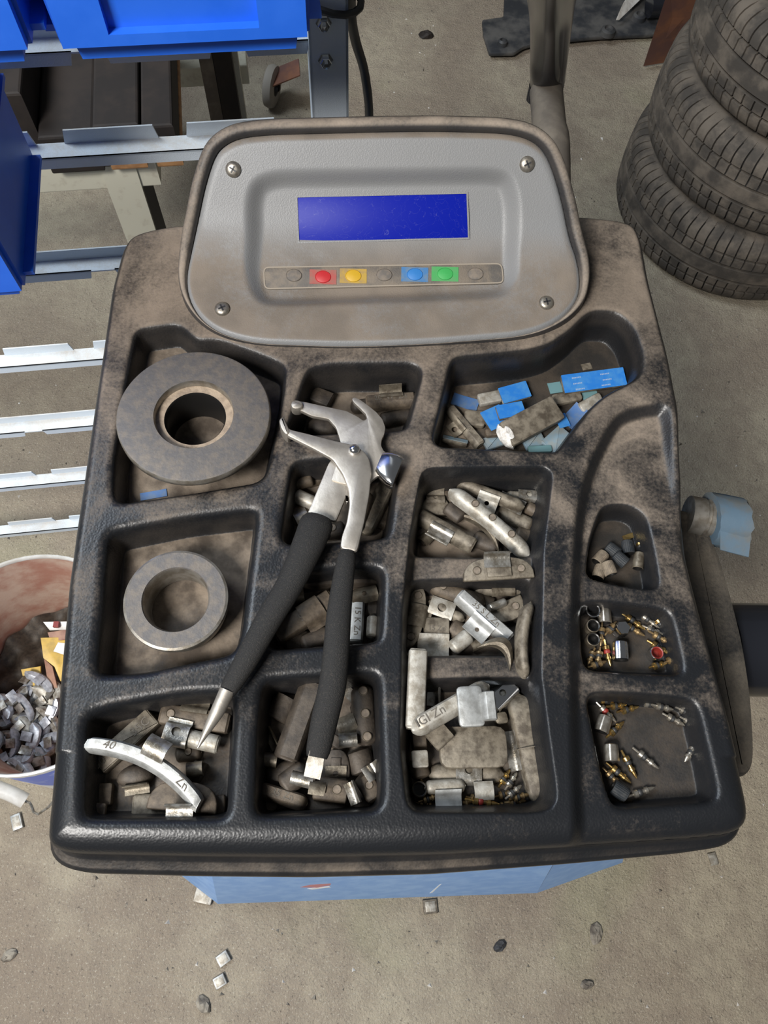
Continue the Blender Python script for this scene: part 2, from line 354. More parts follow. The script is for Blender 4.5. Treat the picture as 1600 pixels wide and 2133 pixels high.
POCK = {  # name: (photo outline, depth, shoulder radius)
 'L1': ([(288, 694), (372, 682), (408, 716), (455, 714), (540, 744), (592, 766), (588, 820), (572, 900), (553, 990), (535, 1006), (414, 1026), (250, 1050), (240, 1030), (243, 960), (268, 800)], .024, .006),
 'L2': ([(230, 1115), (380, 1085), (528, 1068), (533, 1080), (503, 1320), (488, 1362), (380, 1384), (300, 1400), (212, 1406), (207, 1390)], .026, .007),
 'L3': ([(186, 1492), (240, 1474), (382, 1450), (482, 1446), (486, 1470), (473, 1690), (462, 1700), (190, 1702), (180, 1690)], .028, .007),
 'B1': ([(652, 772), (700, 764), (860, 764), (876, 780), (846, 890), (836, 898), (760, 900), (606, 908), (603, 890), (625, 830), (640, 785)], .034, .006),
 'B2': ([(612, 968), (690, 960), (815, 958), (826, 985), (808, 1110), (798, 1122), (600, 1136), (588, 1122), (600, 1040)], .034, .006),
 'B3': ([(604, 1202), (690, 1190), (786, 1187), (796, 1200), (790, 1325), (780, 1338), (570, 1353), (557, 1340), (575, 1280)], .032, .006),
 'B4': ([(550, 1420), (640, 1414), (778, 1406), (787, 1420), (794, 1660), (784, 1686), (545, 1698), (533, 1684), (540, 1500)], .034, .006),
 'C1': ([(950, 752), (1036, 744), (1100, 737), (1147, 724), (1190, 694), (1215, 668), (1236, 655), (1285, 658), (1315, 688), (1333, 740), (1330, 785), (1302, 802), (1258, 824), (1224, 853), (1182, 910), (1162, 938), (1150, 942), (914, 932), (903, 918), (925, 830), (940, 764)], .034, .006),
 'C2': ([(890, 992), (960, 985), (1130, 985), (1142, 998), (1132, 1060), (1112, 1140), (1100, 1150), (870, 1146), (862, 1138), (872, 1060)], .022, .005),
 'C3': ([(858, 1203), (950, 1200), (1104, 1200), (1110, 1215), (1112, 1340), (1105, 1356), (856, 1356), (846, 1345), (850, 1270)], .022, .005),
 'C4': ([(852, 1415), (960, 1411), (1108, 1411), (1116, 1430), (1126, 1520), (1146, 1640), (1138, 1672), (1110, 1679), (875, 1682), (856, 1668), (846, 1560)], .022, .005),
 'R1': ([(1268, 1048), (1310, 1046), (1340, 1060), (1352, 1080), (1368, 1150), (1378, 1212), (1366, 1222), (1300, 1214), (1235, 1200), (1226, 1185), (1235, 1120), (1255, 1062)], .020, .004),
 'R2': ([(1222, 1252), (1260, 1250), (1340, 1258), (1395, 1268), (1406, 1290), (1428, 1385), (1422, 1402), (1330, 1398), (1235, 1392), (1220, 1375), (1215, 1300), (1215, 1265)], .018, .005),
 'R3': ([(1238, 1443), (1300, 1443), (1380, 1448), (1445, 1456), (1460, 1475), (1480, 1560), (1500, 1650), (1490, 1668), (1400, 1674), (1300, 1681), (1280, 1670), (1262, 1610), (1245, 1530), (1230, 1460)], .020, .005)}
TROUGH = [(1290, 868), (1340, 852), (1380, 850), (1394, 872), (1400, 920), (1414, 1000), (1430, 1060), (1455, 1140), (1485, 1200), (1540, 1230), (1800, 1235), (1800, 2000), (1205, 2000), (1202, 1750), (1196, 1600), (1192, 1450), (1192, 1300), (1196, 1200), (1202, 1100), (1210, 1040), (1228, 975), (1250, 930), (1272, 890)]
CHAN = [(888, 988), (1138, 984), (1118, 1150), (1112, 1410), (1146, 1672), (1110, 1680), (860, 1680), (846, 1560), (850, 1270), (864, 1130)]
def pocket_drop(s, D, r):
    w = .004; d = np.zeros_like(s)
    a = (s > -r) & (s <= 0); d[a] = r-np.sqrt(np.maximum(r*r-(s[a]+r)**2, 0))
    b = s > 0; t = np.clip(s[b]/w, 0, 1); f = r+(D-r)*(1-(1-t)**1.35); d[b] = f
    return d
PP = {k: (fillet(ccw(pxpoly(v[0], T-.004)), .007, 3), v[1], v[2]) for k, v in POCK.items()}
TRP = fillet(ccw(pxpoly(TROUGH, T-.004)), .02, 4); CHP = fillet(ccw(pxpoly(CHAN, T-.003)), .006, 3)
def _masked(poly, pts, pad):
    lo, hi = poly.min(0)-pad, poly.max(0)+pad
    return np.nonzero(((pts > lo) & (pts < hi)).all(1))[0]
def tray_drop(pts):
    tr = np.zeros(len(pts)); i = _masked(TRP, pts, .02); s = sdf(TRP, pts[i]); tr[i] = .009*smooth01((s+.005)/.013)
    i = _masked(CHP, pts, .02); s = sdf(CHP, pts[i]); tr[i] += .013*smooth01((s+.005)/.007)
    pk = np.zeros(len(pts))
    for k, (poly, D, r) in PP.items():
        i = _masked(poly, pts, .012); s = sdf(poly, pts[i]); pk[i] = np.maximum(pk[i], pocket_drop(s, D, r))
    return tr+pk
def floor_of(name):
    return T-POCK[name][1]-(.009 if name[0] == 'R' else .013 if name in ('C2', 'C3', 'C4') else 0)
def tray3d(uv, s):
    rx = np.where(uv[:, 1] < .05, .017, .009)*np.ones(len(s)); rz = .015
    q = np.clip(1-s/rx, 0, 1); rnd = rz*(1-np.sqrt(np.maximum(1-q*q, 0)))
    un = .0006*np.sin(uv[:, 0]*31)*np.sin(uv[:, 1]*23+1)
    return np.c_[uv, T+un-tray_drop(uv)-rnd]
V, Q = patch(OUTL, .00105, tray3d)
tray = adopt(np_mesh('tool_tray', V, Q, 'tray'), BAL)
# skirt and front flange of the tray
def skirt_loop(d, z, fr=0.0):
    p = offset_poly(OUTL, d); w = smooth01((.03-OUTL[:, 1])/.05); n = offset_poly(OUTL, 1.0)-OUTL
    p = p+n*(w*fr)[:, None]
    zz = T+z-.009*((OUTL[:, 0] > P(1200, 1750, T)[0]) & (OUTL[:, 1] < .2))*(z > -.02)
    return np.c_[p, zz]
Ls = [skirt_loop(-.0008, -.0135), skirt_loop(.0000, -.022), skirt_loop(.0000, -.030, .001), skirt_loop(.0004, -.034, .0045), skirt_loop(.0010, -.0355, .0085), skirt_loop(.0014, -.038, .0115), skirt_loop(.0016, -.050, .0125), skirt_loop(.001, -.054, .0120), skirt_loop(.001, -.055, .0)]
o = MB().add(*loops([l[::1] for l in Ls], False, False)).obj('tray_skirt', 'tray', ang=60); adopt(o, BAL)
# --- console profile (Y,z) along s
def _prof():
    a = P(800, 716, T+.005)[1:]; d1 = np.array([math.cos(math.radians(11)), math.sin(math.radians(11))])
    r = ray(800, 538)[1:]; A = np.array([d1, -r]).T; t = np.linalg.solve(A, np.array([0, CAMH])-a)[0]; b = a+t*d1
    d2 = np.array([math.cos(math.radians(46)), math.sin(math.radians(46))]); r = ray(800, 272)[1:]
    t2 = np.linalg.solve(np.array([d2, -r]).T, np.array([0, CAMH])-b)[0]; c = b+t2*d2
    k = .040; pts = [a-d1*.05]+[a+(b-d1*k-a)*i/20 for i in range(21)]
    for i in range(1, 20):
        u = i/20; pts.append((1-u)**2*(b-d1*k)+2*u*(1-u)*b+u*u*(b+d2*k))
    pts += [b+d2*k+(c-b-d2*k)*i/20 for i in range(21)]+[c+d2*.05]
    pts = np.array(pts); s = np.r_[0, np.cumsum(np.linalg.norm(np.diff(pts, axis=0), axis=1))]-.05
    g = np.gradient(pts, axis=0); g /= np.linalg.norm(g, axis=1, keepdims=True)
    return pts, s, g
PR, PS, PT = _prof(); PN = np.c_[-PT[:, 1], PT[:, 0]]
def con3(x, s, n=0.0):
    Y = np.interp(s, PS, PR[:, 0]); z = np.interp(s, PS, PR[:, 1]); ny = np.interp(s, PS, PN[:, 0]); nz = np.interp(s, PS, PN[:, 1])
    return np.c_[np.broadcast_to(x, np.shape(s)), Y+n*ny, z+n*nz]
def con_px(px, py, off=0.0):
    r = ray(px, py); q = PR+off*PN; ratio = (CAMH-q[:, 1])/q[:, 0]; k = -r[2]/r[1]
    s = np.interp(-k, -ratio, PS); Y = np.interp(s, PS, q[:, 0]); return np.array([r[0]*Y/r[1], s])
def con_frame(x, s, off):
    o = con3(np.array([x]), np.array([s]), off)[0]; ty, tz = np.interp(s, PS, PT[:, 0]), np.interp(s, PS, PT[:, 1])
    l = math.hypot(ty, tz); Yv = np.array([0, ty/l, tz/l]); return frame(o, (1, 0, 0), Yv, np.cross((1, 0, 0), Yv))
PAN = [(498, 288), (560, 281), (681, 278), (800, 275), (918, 274), (1052, 278), (1100, 288), (1133, 311), (1154, 354), (1176, 434), (1189, 499), (1203, 535), (1211, 574), (1209, 617), (1180, 655), (1135, 682), (1079, 697), (918, 710), (800, 716), (703, 718), (541, 712), (488, 701), (445, 684), (412, 656), (391, 617), (386, 574), (398, 520), (410, 467), (426, 391), (446, 327), (466, 304)]
PANO = fillet(ccw(np.array([con_px(*p) for p in PAN])), .012, 4)
REC = [(512, 420), (526, 374), (570, 356), (1030, 350), (1066, 362), (1082, 410), (1084, 470), (1080, 530), (1082, 585), (1058, 622), (1000, 628), (600, 642), (545, 640), (520, 612), (508, 560), (514, 490)]
RECO = fillet(ccw(np.array([con_px(*p, -.003) for p in REC])), .012, 4); RD = .0095
def panel3d(uv, s):
    n = -RD*smooth01((sdf(RECO, uv)+.002)/.015)
    e = np.clip(1-s/.006, 0, 1); n = n-.004*(1-np.sqrt(np.maximum(1-e*e, 0)))
    return con3(uv[:, 0], uv[:, 1], n)
V, Q = patch(PANO, .0014, panel3d)
panel = adopt(np_mesh('face_panel', V, Q, 'panel'), BAL)
# black hood round the panel
def hood_loop(d, n, down=None):
    w = .04+.96*smooth01((PANO[:, 1]-.0)/.09); q = PANO+(offset_poly(PANO, 1.0)-PANO)*(d*w)[:, None]; v = con3(q[:, 0], q[:, 1], 0)
    nn_ = np.interp(q[:, 1], PS, PN[:, 0]), np.interp(q[:, 1], PS, PN[:, 1])
    v[:, 1] += n*w*nn_[0]; v[:, 2] += n*w*nn_[1]-(1-w)*.003
    if down is not None: v[:, 2] = np.minimum(v[:, 2], (1-down)*v[:, 2]+down*(T-.02))
    return v
Ls = [hood_loop(-.004, -.008), hood_loop(.0003, -.004), hood_loop(.0015, .0008), hood_loop(.004, .0028), hood_loop(.0072, .0028), hood_loop(.0098, .0), hood_loop(.0112, -.006), hood_loop(.012, -.010, .3), hood_loop(.013, -.011, .7), hood_loop(.017, -.011, .90), hood_loop(.028, -.011, 1.0)]
o = MB().add(*loops(Ls, False, False)).obj('console_hood', 'hood', ang=60); adopt(o, BAL)
def on_panel(parent, name, V, Fc, mat, px, py, off, smooth=True):
    x, s = con_px(px, py, off); o = link_mesh(name, xf(V, con_frame(x, s, off)), Fc, mat, None, smooth)
    if parent is BAL: adopt(o, BAL)
    else: o.parent = parent
    return o
# display
cs = [con_px(*p, -RD) for p in [(620, 511), (978, 501), (975, 398), (616, 406)]]
mx = np.mean(cs, 0); quad = np.array(cs)-mx
M0 = con_frame(mx[0], mx[1], -RD)
scr = link_mesh('display_screen', xf(prism(offset_poly(ccw(quad), -.0012), .0, .0012, .0004)[0], M0), prism(offset_poly(ccw(quad), -.0012), .0, .0012, .0004)[1], 'screen', panel)
oo, ii = ccw(quad), offset_poly(ccw(quad), -.0013); L = lambda q, z: np.c_[q, np.full(len(q), z)]
V, Fc = loops([L(ii, .0005), L(ii, .0018), L(oo, .0018), L(oo, -.0005)], False, False)
tag(link_mesh('display_bezel', xf(V, M0), Fc, 'panel', panel, False))
# keypad strip
ks = [con_px(*p, -RD) for p in [(550, 607), (1050, 593), (1046, 546), (548, 556)]]; mk = np.mean(ks, 0); kq = fillet(ccw(np.array(ks)-mk), .005, 4)
MK = con_frame(mk[0], mk[1], -RD+.0012)
V, Fc = prism(kq, -.002, .0006, .0003); keypad = link_mesh('keypad', xf(V, MK), Fc, 'strip', panel)
a, b = offset_poly(kq, -.0002), offset_poly(kq, -.0012)
V, Fc = loops([L(a, .0004), L(a, .001), L(b, .001), L(b, .0004)], False, False); link_mesh('keypad_outline', xf(V, MK), Fc, 'key_line', keypad, False)
for nm, px, py, lab, dome in [('grey', 612, 574, None, 'btn_gry'), ('red', 673, 577, 'btn_red_d', 'btn_red'), ('yellow', 736, 575, 'btn_yel_d', 'btn_yel'), ('grey', 800, 573, None, 'btn_gry'), ('blue', 864, 572, 'btn_blu_d', 'btn_blu'), ('green', 927, 571, 'btn_grn_d', 'btn_grn'), ('grey', 990, 571, None, 'btn_gry')]:
    off = -RD+.0018; ex = abs(con_px(px+28, py, off)[0]-con_px(px-28, py, off)[0])/2
    sy = abs(con_px(px, py-16, off)[1]-con_px(px, py+16, off)[1])/2
    if lab: bl = on_panel(keypad, 'button_label', *prism([(-ex, -sy), (ex, -sy), (ex, sy), (-ex, sy)], 0, .0003), lab, px, py, off, False); bl['label'] = nm+' square key label'
    R = ex*.60; V, Fc = lathe([(R, -.0003), (R, .0005), (R*.93, .0010), (R*.9, .0007), (R*.6, .0010), (.0002, .0012)], 28); V = np.array(V); V[:, 1] *= min(1.0, sy*.86/R)
    bt = on_panel(keypad, 'button', V, Fc, dome, px, py, off); bt['label'] = 'round '+nm+' push button'
for px, py in [(486, 353), (1098, 342), (463, 644), (1138, 631)]:
    V, Fc = lathe([(.0058, -.001), (.0058, .0008), (.0048, .0021), (.003, .0027), (.0002, .0029)], 24)
    sc_ = on_panel(panel, 'screw', V, Fc, 'screw', px, py, .0002)
    mb = MB(); aa = random.random()*PI
    for k in range(2): mb.add(xf(box(-.0028, .0028, -.0006, .0006, .0012, .00305)[0], np.array(Matrix.Rotation(aa+k*PI/2, 4, 'Z'))), box(0, 1, 0, 1, 0, 1)[1])
    x, s = con_px(px, py, .0002); cr = link_mesh('cross_slot', xf(mb.v, con_frame(x, s, .0002)), mb.f, 'black_matte', sc_, False)
# --- cabinet
A, B_, C_, D_ = P(460, 1880, 0)[:2], P(1110, 1858, 0)[:2], P(1285, 1796, 0)[:2], P(385, 1822, 0)[:2]
bot = [A, B_, C_, (C_[0]+.02, .34), (C_[0]-.06, .42), (D_[0]+.08, .42), (D_[0]+.02, .34), D_]
top = [(-.12, .075), (.20, .08), (.225, .11), (.225, .34), (.20, .37), (-.12, .37), (-.15, .34), (-.15, .10)]
Ls = [np.c_[np.array(bot), np.zeros(8)], np.c_[np.array(bot), np.full(8, .03)], np.c_[np.array(top), np.full(8, T-.05)]]
cab = adopt(MB().add(*loops(Ls)).obj('cabinet', 'cab', smooth=False), BAL)
a3, b3, c3 = np.r_[A, .03], np.r_[B_, .03], np.r_[top[0], T-.05]; fn = unit(np.cross(b3-a3, c3-a3)); fx = unit(b3-a3); fy = np.cross(fn, fx)
def cab_pt(px, py): return PD(px, py, fn, fn.dot(a3))
for nm, pl, mt_ in [('emblem', [(625, 1847), (645, 1842), (690, 1839), (688, 1843), (660, 1848)], 'red_print'), ('emblem_stripe', [(640, 1850), (686, 1845), (690, 1847), (650, 1852)], 'white_print'),
                    ('emblem_stripe', [(895, 1860), (915, 1842), (920, 1840), (901, 1858)], 'white_print')]:
    pp = np.array([((cab_pt(*q)-a3).dot(fx), (cab_pt(*q)-a3).dot(fy)) for q in pl]); V, Fc = prism(pp, .0002, .0008)
    link_mesh(nm, xf(V, frame(a3, fx, fy, fn)), Fc, mt_, cab, False)
cab_children = [c for c in cab.children]
# --- side hood arc, shaft, measuring handle, guard tube
arc = [(1395, 1050), (1440, 1060), (1468, 1082), (1500, 1140), (1530, 1240), (1555, 1340), (1572, 1450), (1579, 1560), (1576, 1598), (1560, 1615), (1545, 1617), (1470, 1600), (1420, 1560), (1380, 1380), (1350, 1180), (1350, 1060)]
V, Fc = prism(fillet(ccw(pxpoly(arc, .86)), .014, 4), .74, .86, .008); adopt(link_mesh('side_cover', V, Fc, 'side'), BAL)
s0, s1 = P(1500, 1352, .80), P(1800, 1356, .80)
V, Fc = tube([s0, s1], np.linalg.norm(P(1545, 1260, .80)-P(1545, 1447, .80))/2, 40); adopt(link_mesh('spindle_shaft', V, Fc, 'black_gloss'), BAL)
h0, h1 = P(1432, 1072, .86), P(1552, 1094, .86); hx = unit(h1-h0); hr = .0165
path = [h0+hx*d for d in (0, .012, .0125, .015, .0155, .018, .0185, .021)]
V, Fc = tube(path, [hr, hr, hr*.9, hr*.9, hr, hr, hr*.9, hr*.9], 28); hand = adopt(link_mesh('measuring_handle', V, Fc, 'ring_edge', ang=20), BAL)
mb = MB(); n = 30; Ls = []
for i, d in enumerate((.018, .022, .032, .042, .0445)):
    Ls.append([h0+hx*(d+.0012*math.sin(k*2.1)*(i > 3))+np.array([0, math.cos(2*PI*k/n), math.sin(2*PI*k/n)])*(.0225+.0006*math.sin(k*3+i)) for k in range(n)])
mb.add(*loops(Ls, True, True))
fp = [h0+hx*.018+np.array([0, -.012, .017]), h0+hx*.044+np.array([0, -.012, .017]), h0+hx*.043+np.array([0, -.032, .006]), h0+hx*.020+np.array([0, -.030, .006])]
mb.add(*loops([[p+np.array([0, 0, .0005]) for p in fp], [p-np.array([0, 0, .0005]) for p in fp]]))
tp = mb.obj('tape_wrap', 'tape'); tp['label'] = 'crumpled blue tape wrapped round the handle'; tp.parent = hand
g0 = [P(1152, 340, .80), P(1144, 262, .80), P(1138, 190, .80), P(1139, 152, .815)]
gp = spline([np.array([.175, .33, .78]), np.array([.19, .42, .80]), g0[0], g0[1], g0[2]], 6)
V, Fc = tube(gp, .0198, 20); adopt(link_mesh('guard_arm', V, Fc, 'dusty_tube'), BAL)['label'] = 'dusty brown rear arm tube'
e0 = P(1143, 165, .80); e1 = P(1150, 0, 1.0)
V, Fc = tube(spline([e0+np.array([0, .0, -.03]), e0+np.array([0, .004, -.005]), P(1142, 140, .83), P(1145, 100, .87), P(1148, 50, .93), P(1150, 0, 1.0), P(1152, -80, 1.12)], 6), .0215, 24); adopt(link_mesh('guard_tube', V, Fc, 'black_gloss'), BAL)['label'] = 'glossy black bent guard tube'
# ------------------------------------------------------------------ bin rack behind, on the left
RA = math.radians(7.3); RN = np.array([-math.sin(RA), math.cos(RA), 0]); RE = np.array([math.cos(RA), math.sin(RA), 0]); RF = frame((0, 0, 0), RE, RN, (0, 0, 1))
def rk(px, py, d): p = PD(px, py, RN, d); return p.dot(RE), p[2]
RACK = empty('bin_rack', tuple(RE*-.35+RN*.6), 'grey blue steel rack of notched louvre rails behind the tool tray', 'rack')
DB = .60
xr = rk(683, 200, DB)[0]
def rail(z, up, x0=-1.35, x1=xr-.014, ph=0.0):
    mb = MB(); add = lambda b: mb.add(xf(b[0], RF), b[1])
    add(box(x0, x1, DB-.019, DB, z-.0016, z)); t = .0016
    def lip(d, za, zb, notch):
        if not notch: add(box(x0, x1, d-t, d, min(za, zb), max(za, zb))); return
        x = x1+.03-ph
        while x > x0:
            a, b = max(x-.083, x0), min(x, x1)
            if b > a:
                V, Fc = box(a, b, d-t, d, min(za, zb), max(za, zb)); V = np.array(V); m = abs(V[:, 2]-zb) < 1e-6; V[m & (abs(V[:, 0]-a) < 1e-6), 0] += .003; V[m & (abs(V[:, 0]-b) < 1e-6), 0] -= .003
                add((V, Fc))
            x -= .107
    lip(DB, z-.0016, z+.0135, up); lip(DB-.019+t, z, z-.011, not up)
    o = mb.obj('rail', 'rack', smooth=False); adopt(o, RACK)
for z, up, ph in [(1.036, False, .0), (.939, True, .062), (.795, False, .058), (.638, True, .02), (.483, False, .03), (.318, True, .075), (.136, True, .0)]: rail(z, up, ph=ph)
for x in (xr, -1.36):
    mb = MB()
    for b in (box(x-.0155, x+.0155, DB-.026, DB-.024, 0, 1.5), box(x+.0135, x+.0155, DB-.026, DB+.004, 0, 1.5), box(x-.0155, x-.0135, DB-.026, DB+.004, 0, 1.5)): mb.add(xf(b[0], RF), b[1])
    post = adopt(mb.obj('post', 'rack', smooth=False), RACK)
    if x == xr:
        for px, py in ((674, 46), (678, 124)):
            bx, bz = rk(px, py, DB-.026); V, Fc = lathe([(.0062, 0), (.0062, .0014), (.0048, .0016), (.0048, .005), (.0042, .0056), (.0026, .0056), (.0026, .0085), (.0002, .009)], 6)
            M = frame(RE*bx+RN*(DB-.026)+np.array([0, 0, bz]), RE, (0, 0, 1), -RN); bo = link_mesh('bolt', xf(V, M), Fc, 'zinc_bolt', smooth=False); adopt(bo, RACK)
def bin_(name, x0, x1, d0, d1, z0, z1, label):
    B = empty(name, tuple(RE*(x0+x1)/2+RN*(d0+d1)/2+np.array([0, 0, z0])), label, 'storage bin', 'blue storage bins on the rack')
    L = lambda e, z, df=0: [(x0-e, d0-e-df, z), (x1+e, d0-e-df, z), (x1+e, d1, z), (x0-e, d1, z)]
    zs = z0+.010
    V, Fc = loops([L(-.009, z0, .007), L(-.007, zs, .0045), L(0, zs+.002), L(.003, z1), L(0, z1), L(-.013, z0+.004)], True, True)
    o = adopt(link_mesh('bin_body', xf(V, RF), Fc, 'blue_bin', smooth=False), B)
    mb = MB(); b = .022; f0, f1 = d0-.0065, d0+.001
    for bb in (box(x0+.002, x0+.03, f0, f1, zs+.003, z1), box(x1-.03, x1-.002, f0, f1, zs+.003, z1), box(x0+.03, x1-.03, f0, f1, zs+.003, zs+.010)): mb.add(xf(bb[0], RF), bb[1])
    adopt(mb.obj('label_frame', 'blue_bin', smooth=False), B)
    for z in (zs+.004, z0+.6*(z1-z0)):
        for xx, s in ((x1, 1), (x0, -1)): bb = box(min(xx, xx+s*.008), max(xx, xx+s*.008), d0+.008, d1-.004, z, z+.004); adopt(link_mesh('side_rib', xf(bb[0], RF), bb[1], 'blue_bin', smooth=False), B)
    return B
d = .45; xl, _ = rk(180, 118, d); xR, zb = rk(607, 106, d)
bin_('storage_bin', xl-.012, xR+.012, d, DB-.026, zb, zb+.13, 'blue plastic bin with recessed label front hanging beside the grey rack post')
xq, zq = rk(62, 132, d-.01); bin_('storage_bin', xq-.16, xq+.006, d-.01, DB-.026, zq, zq+.13, 'blue plastic bin in the top corner, left neighbour of the bin beside the post')
x3, z3 = rk(66, 352, DB-.026); p3 = P(14, 618, z3); d3 = p3.dot(RN)
bin_('storage_bin', x3-.19, x3+.006, d3, DB-.026, z3, z3+.15, 'dark shaded blue bin hung lower, its ribbed side towards the tray')
# cable and tie
pts = [P(726, -60, 1.12), P(730, 0, 1.06), P(733, 45, 1.03), P(742, 90, 1.0), P(757, 140, .97), P(766, 195, .94), P(769, 240, .91), P(769, 300, .86)]
tag(link_mesh('cable', *tube(spline(pts, 6), .0042, 10), 'cable'), 'black power cable hanging down beside the grey rack post', 'cable')
zt = rk(690, 30, DB-.03)[1]; tp = []
for k in range(17):
    a = 2*PI*k/16; tp.append(RE*(xr+.003+.024*math.cos(a))+RN*(DB-.012+.022*math.sin(a))+np.array([0, 0, zt-.006*math.cos(a)+.003]))
tag(link_mesh('cable_tie', *tube(tp, .0028, 8, 1.0), 'cable'), 'black cable tie looped round the grey rack post', 'cable tie')
# ------------------------------------------------------------------ cream steel stand with timber behind the rack
D0 = 1.05
ST = empty('steel_stand', tuple(PD(260, 400, RN, D0)*np.array([1, 1, 0])), 'cream painted steel stand loaded with timber behind the rack', 'stand')
xa, za = rk(60, 388, D0); xb, zb_ = rk(322, 388, D0); xt = rk(345, 350, D0)[0]
def sb(nm, b, mt_, par=ST): o = link_mesh(nm, xf(b[0], RF), b[1], mt_, smooth=False); adopt(o, par); return o
sb('crossbar', box(xa-.5, xb+.012, D0, D0+.05, zb_, zb_+.055, .003), 'cream')
xg, zg = rk(228, 400, D0); xg2, _ = rk(300, 400, D0)
sb('leg', box(xg, xg2, D0-.004, D0+.006, 0, zb_+.05, .001), 'cream'); sb('leg', box(xg2-.01, xg2, D0, D0+.09, 0, zb_+.02, .001), 'black_matte')  # black plate: the cream leg's shaded side put into the colour
sb('leg', box(xg-.02, xg2-.03, D0+.60, D0+.66, 0, zb_, .002), 'cream')
sb('crossbar', box(xa-.5, xb+.16, D0+.62, D0+.67, zb_-.30, zb_-.25, .003), 'cream'); sb('crossbar', box(xb-.04, xb+.01, D0+.05, D0+.62, zb_, zb_+.05, .003), 'cream')
zw = zb_+.055
def plank(px0, px1, d0, d1, z0, z1, mt_, lab):
    x0, x1 = rk(px0, 340, D0)[0], rk(px1, 340, D0)[0]; o = link_mesh('timber_plank', xf(box(x0, x1, d0, d1, z0, z1, .004)[0], RF), box(0, 1, 0, 1, 0, 1, .1)[1], mt_, smooth=False)
    return tag(o, lab, 'plank', 'timber lying on the cream stand')
plank(236, 312, D0-.02, D0+.5, zw, zw+.02, 'wood', 'orange wood plank end left on the cream stand behind the rack')
plank(332, 386, D0-.02, D0+.4, zw, zw+.02, 'wood', 'short orange wood block right of the orange plank end on the stand')
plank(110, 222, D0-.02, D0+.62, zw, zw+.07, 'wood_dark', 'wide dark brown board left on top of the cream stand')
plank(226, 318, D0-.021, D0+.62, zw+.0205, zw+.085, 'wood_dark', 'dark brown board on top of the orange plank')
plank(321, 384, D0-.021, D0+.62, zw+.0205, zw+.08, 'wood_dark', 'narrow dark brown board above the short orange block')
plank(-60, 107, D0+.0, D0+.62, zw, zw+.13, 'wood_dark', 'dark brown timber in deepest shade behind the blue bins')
xw, zx = rk(452, 215, 1.5)
for a_, b_, mt_, lab in ((432, 459, 'dusty_tube', 'dusty grey brown upright board beyond the stand'), (460, 497, 'wood_dark', 'reddish brown upright board beside the dusty grey upright')):
    x0, x1 = rk(a_, 215, 1.55)[0], rk(b_, 215, 1.55)[0]
    tag(link_mesh('timber_plank', xf(box(x0, x1, 1.55, 1.59, 0, .52, .003)[0], RF), box(0, 1, 0, 1, 0, 1, .1)[1], mt_, smooth=False), lab, 'plank', 'timber lying on the cream stand')
x0, x1 = rk(496, 215, 1.62)[0], rk(510, 215, 1.62)[0]
tag(link_mesh('steel_angle', xf(box(x0, x1, 1.6, 1.64, 0, .5, .002)[0], RF), box(0, 1, 0, 1, 0, 1, .1)[1], 'cream', smooth=False), 'cream steel angle standing right of the brown uprights', 'steel angle')
cw = P(566, 180, .05); CW = empty('caster', tuple(cw*np.array([1, 1, 0])), 'pale rubber caster wheel on the floor beyond the rack', 'wheel')
M = frame(cw, unit([.25, .9, .1]), (0, 0, 1), unit(np.cross(unit([.25, .9, .1]), (0, 0, 1))))
V, Fc = lathe([(.020, -.013), (.036, -.014), (.046, -.010), (.049, 0), (.046, .010), (.036, .014), (.020, .013)], 32, True); adopt(link_mesh('caster_tire', xf(V, M), Fc, 'tire_tread_wheel'), CW)
V, Fc = lathe([(.0205, -.010), (.012, -.012), (.008, -.02), (.008, .02), (.012, .012), (.0205, .010)], 24); adopt(link_mesh('hub', xf(V, M), Fc, 'black_matte'), CW)
V, Fc = box(-.008, .09, -.03, .03, .018, .021); adopt(link_mesh('fork', xf(V, frame(cw, (.9, .1, .35), (-.1, 1, 0), unit((-.35, 0, .9)))), Fc, 'rust', smooth=False), CW)
# ------------------------------------------------------------------ stack of tires
def tire_mesh():
    R, Wd, N, S = .298, .19, 78, 6; h = Wd/2
    half = [(.190, -.072), (.196, -.083), (.215, -.092), (.240, -.0945), (.262, -.092), (.277, -.0865), (.286, -.079), (.2915, -.071), (.2940, -.064), (.2953, -.056), (.2955, -.0505), (.2875, -.0495), (.2875, -.0445), (.2962, -.0435), (.2972, -.030), (.2975, -.0235), (.2885, -.0225), (.2885, -.0165), (.2978, -.0155)]
    prof = half+[(.298, 0.0)]+[(r, -z) for r, z in half[::-1]]
    V = []; n = N*S
    for r, z in prof:
        az = abs(z); sh = .010*math.sin(z*60)+.012*(az/.09)**2*(1 if z > 0 else -1)
        for j in range(n):
            ph = j % S; a = 2*PI*j/n; rr = r; zz = z
            if ph in (0, 1) and .0235 < az < .087: rr = r-.0075 if az < .066 else r-.0075+(.004 if az > .08 else 0); 
            if ph in (0, 1) and az >= .066 and az < .087: zz = z-.002*(1 if z > 0 else -1)
            wj = (0, .10, .12, .40, .66, .98)[ph]; a = 2*PI*(j//S+wj)/N+sh
            V.append((rr*math.cos(a), rr*math.sin(a), zz))
    Fc = []; mi = []
    for i in range(len(prof)-1):
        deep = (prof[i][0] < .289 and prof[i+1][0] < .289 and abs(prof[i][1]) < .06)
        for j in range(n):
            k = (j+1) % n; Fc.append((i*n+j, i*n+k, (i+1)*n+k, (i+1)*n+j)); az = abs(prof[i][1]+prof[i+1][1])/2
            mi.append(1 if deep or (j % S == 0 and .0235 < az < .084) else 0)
    k0, k1 = 6, len(prof)-7
    def sub(a, b):
        vs = V[a*n:(b+1)*n]; fs = [tuple(x-a*n for x in f) for f in Fc[a*n:b*n]]; return vs, fs, mi[a*n:b*n]
    return sub(0, k0), sub(k0, k1), sub(k1, len(prof)-1)
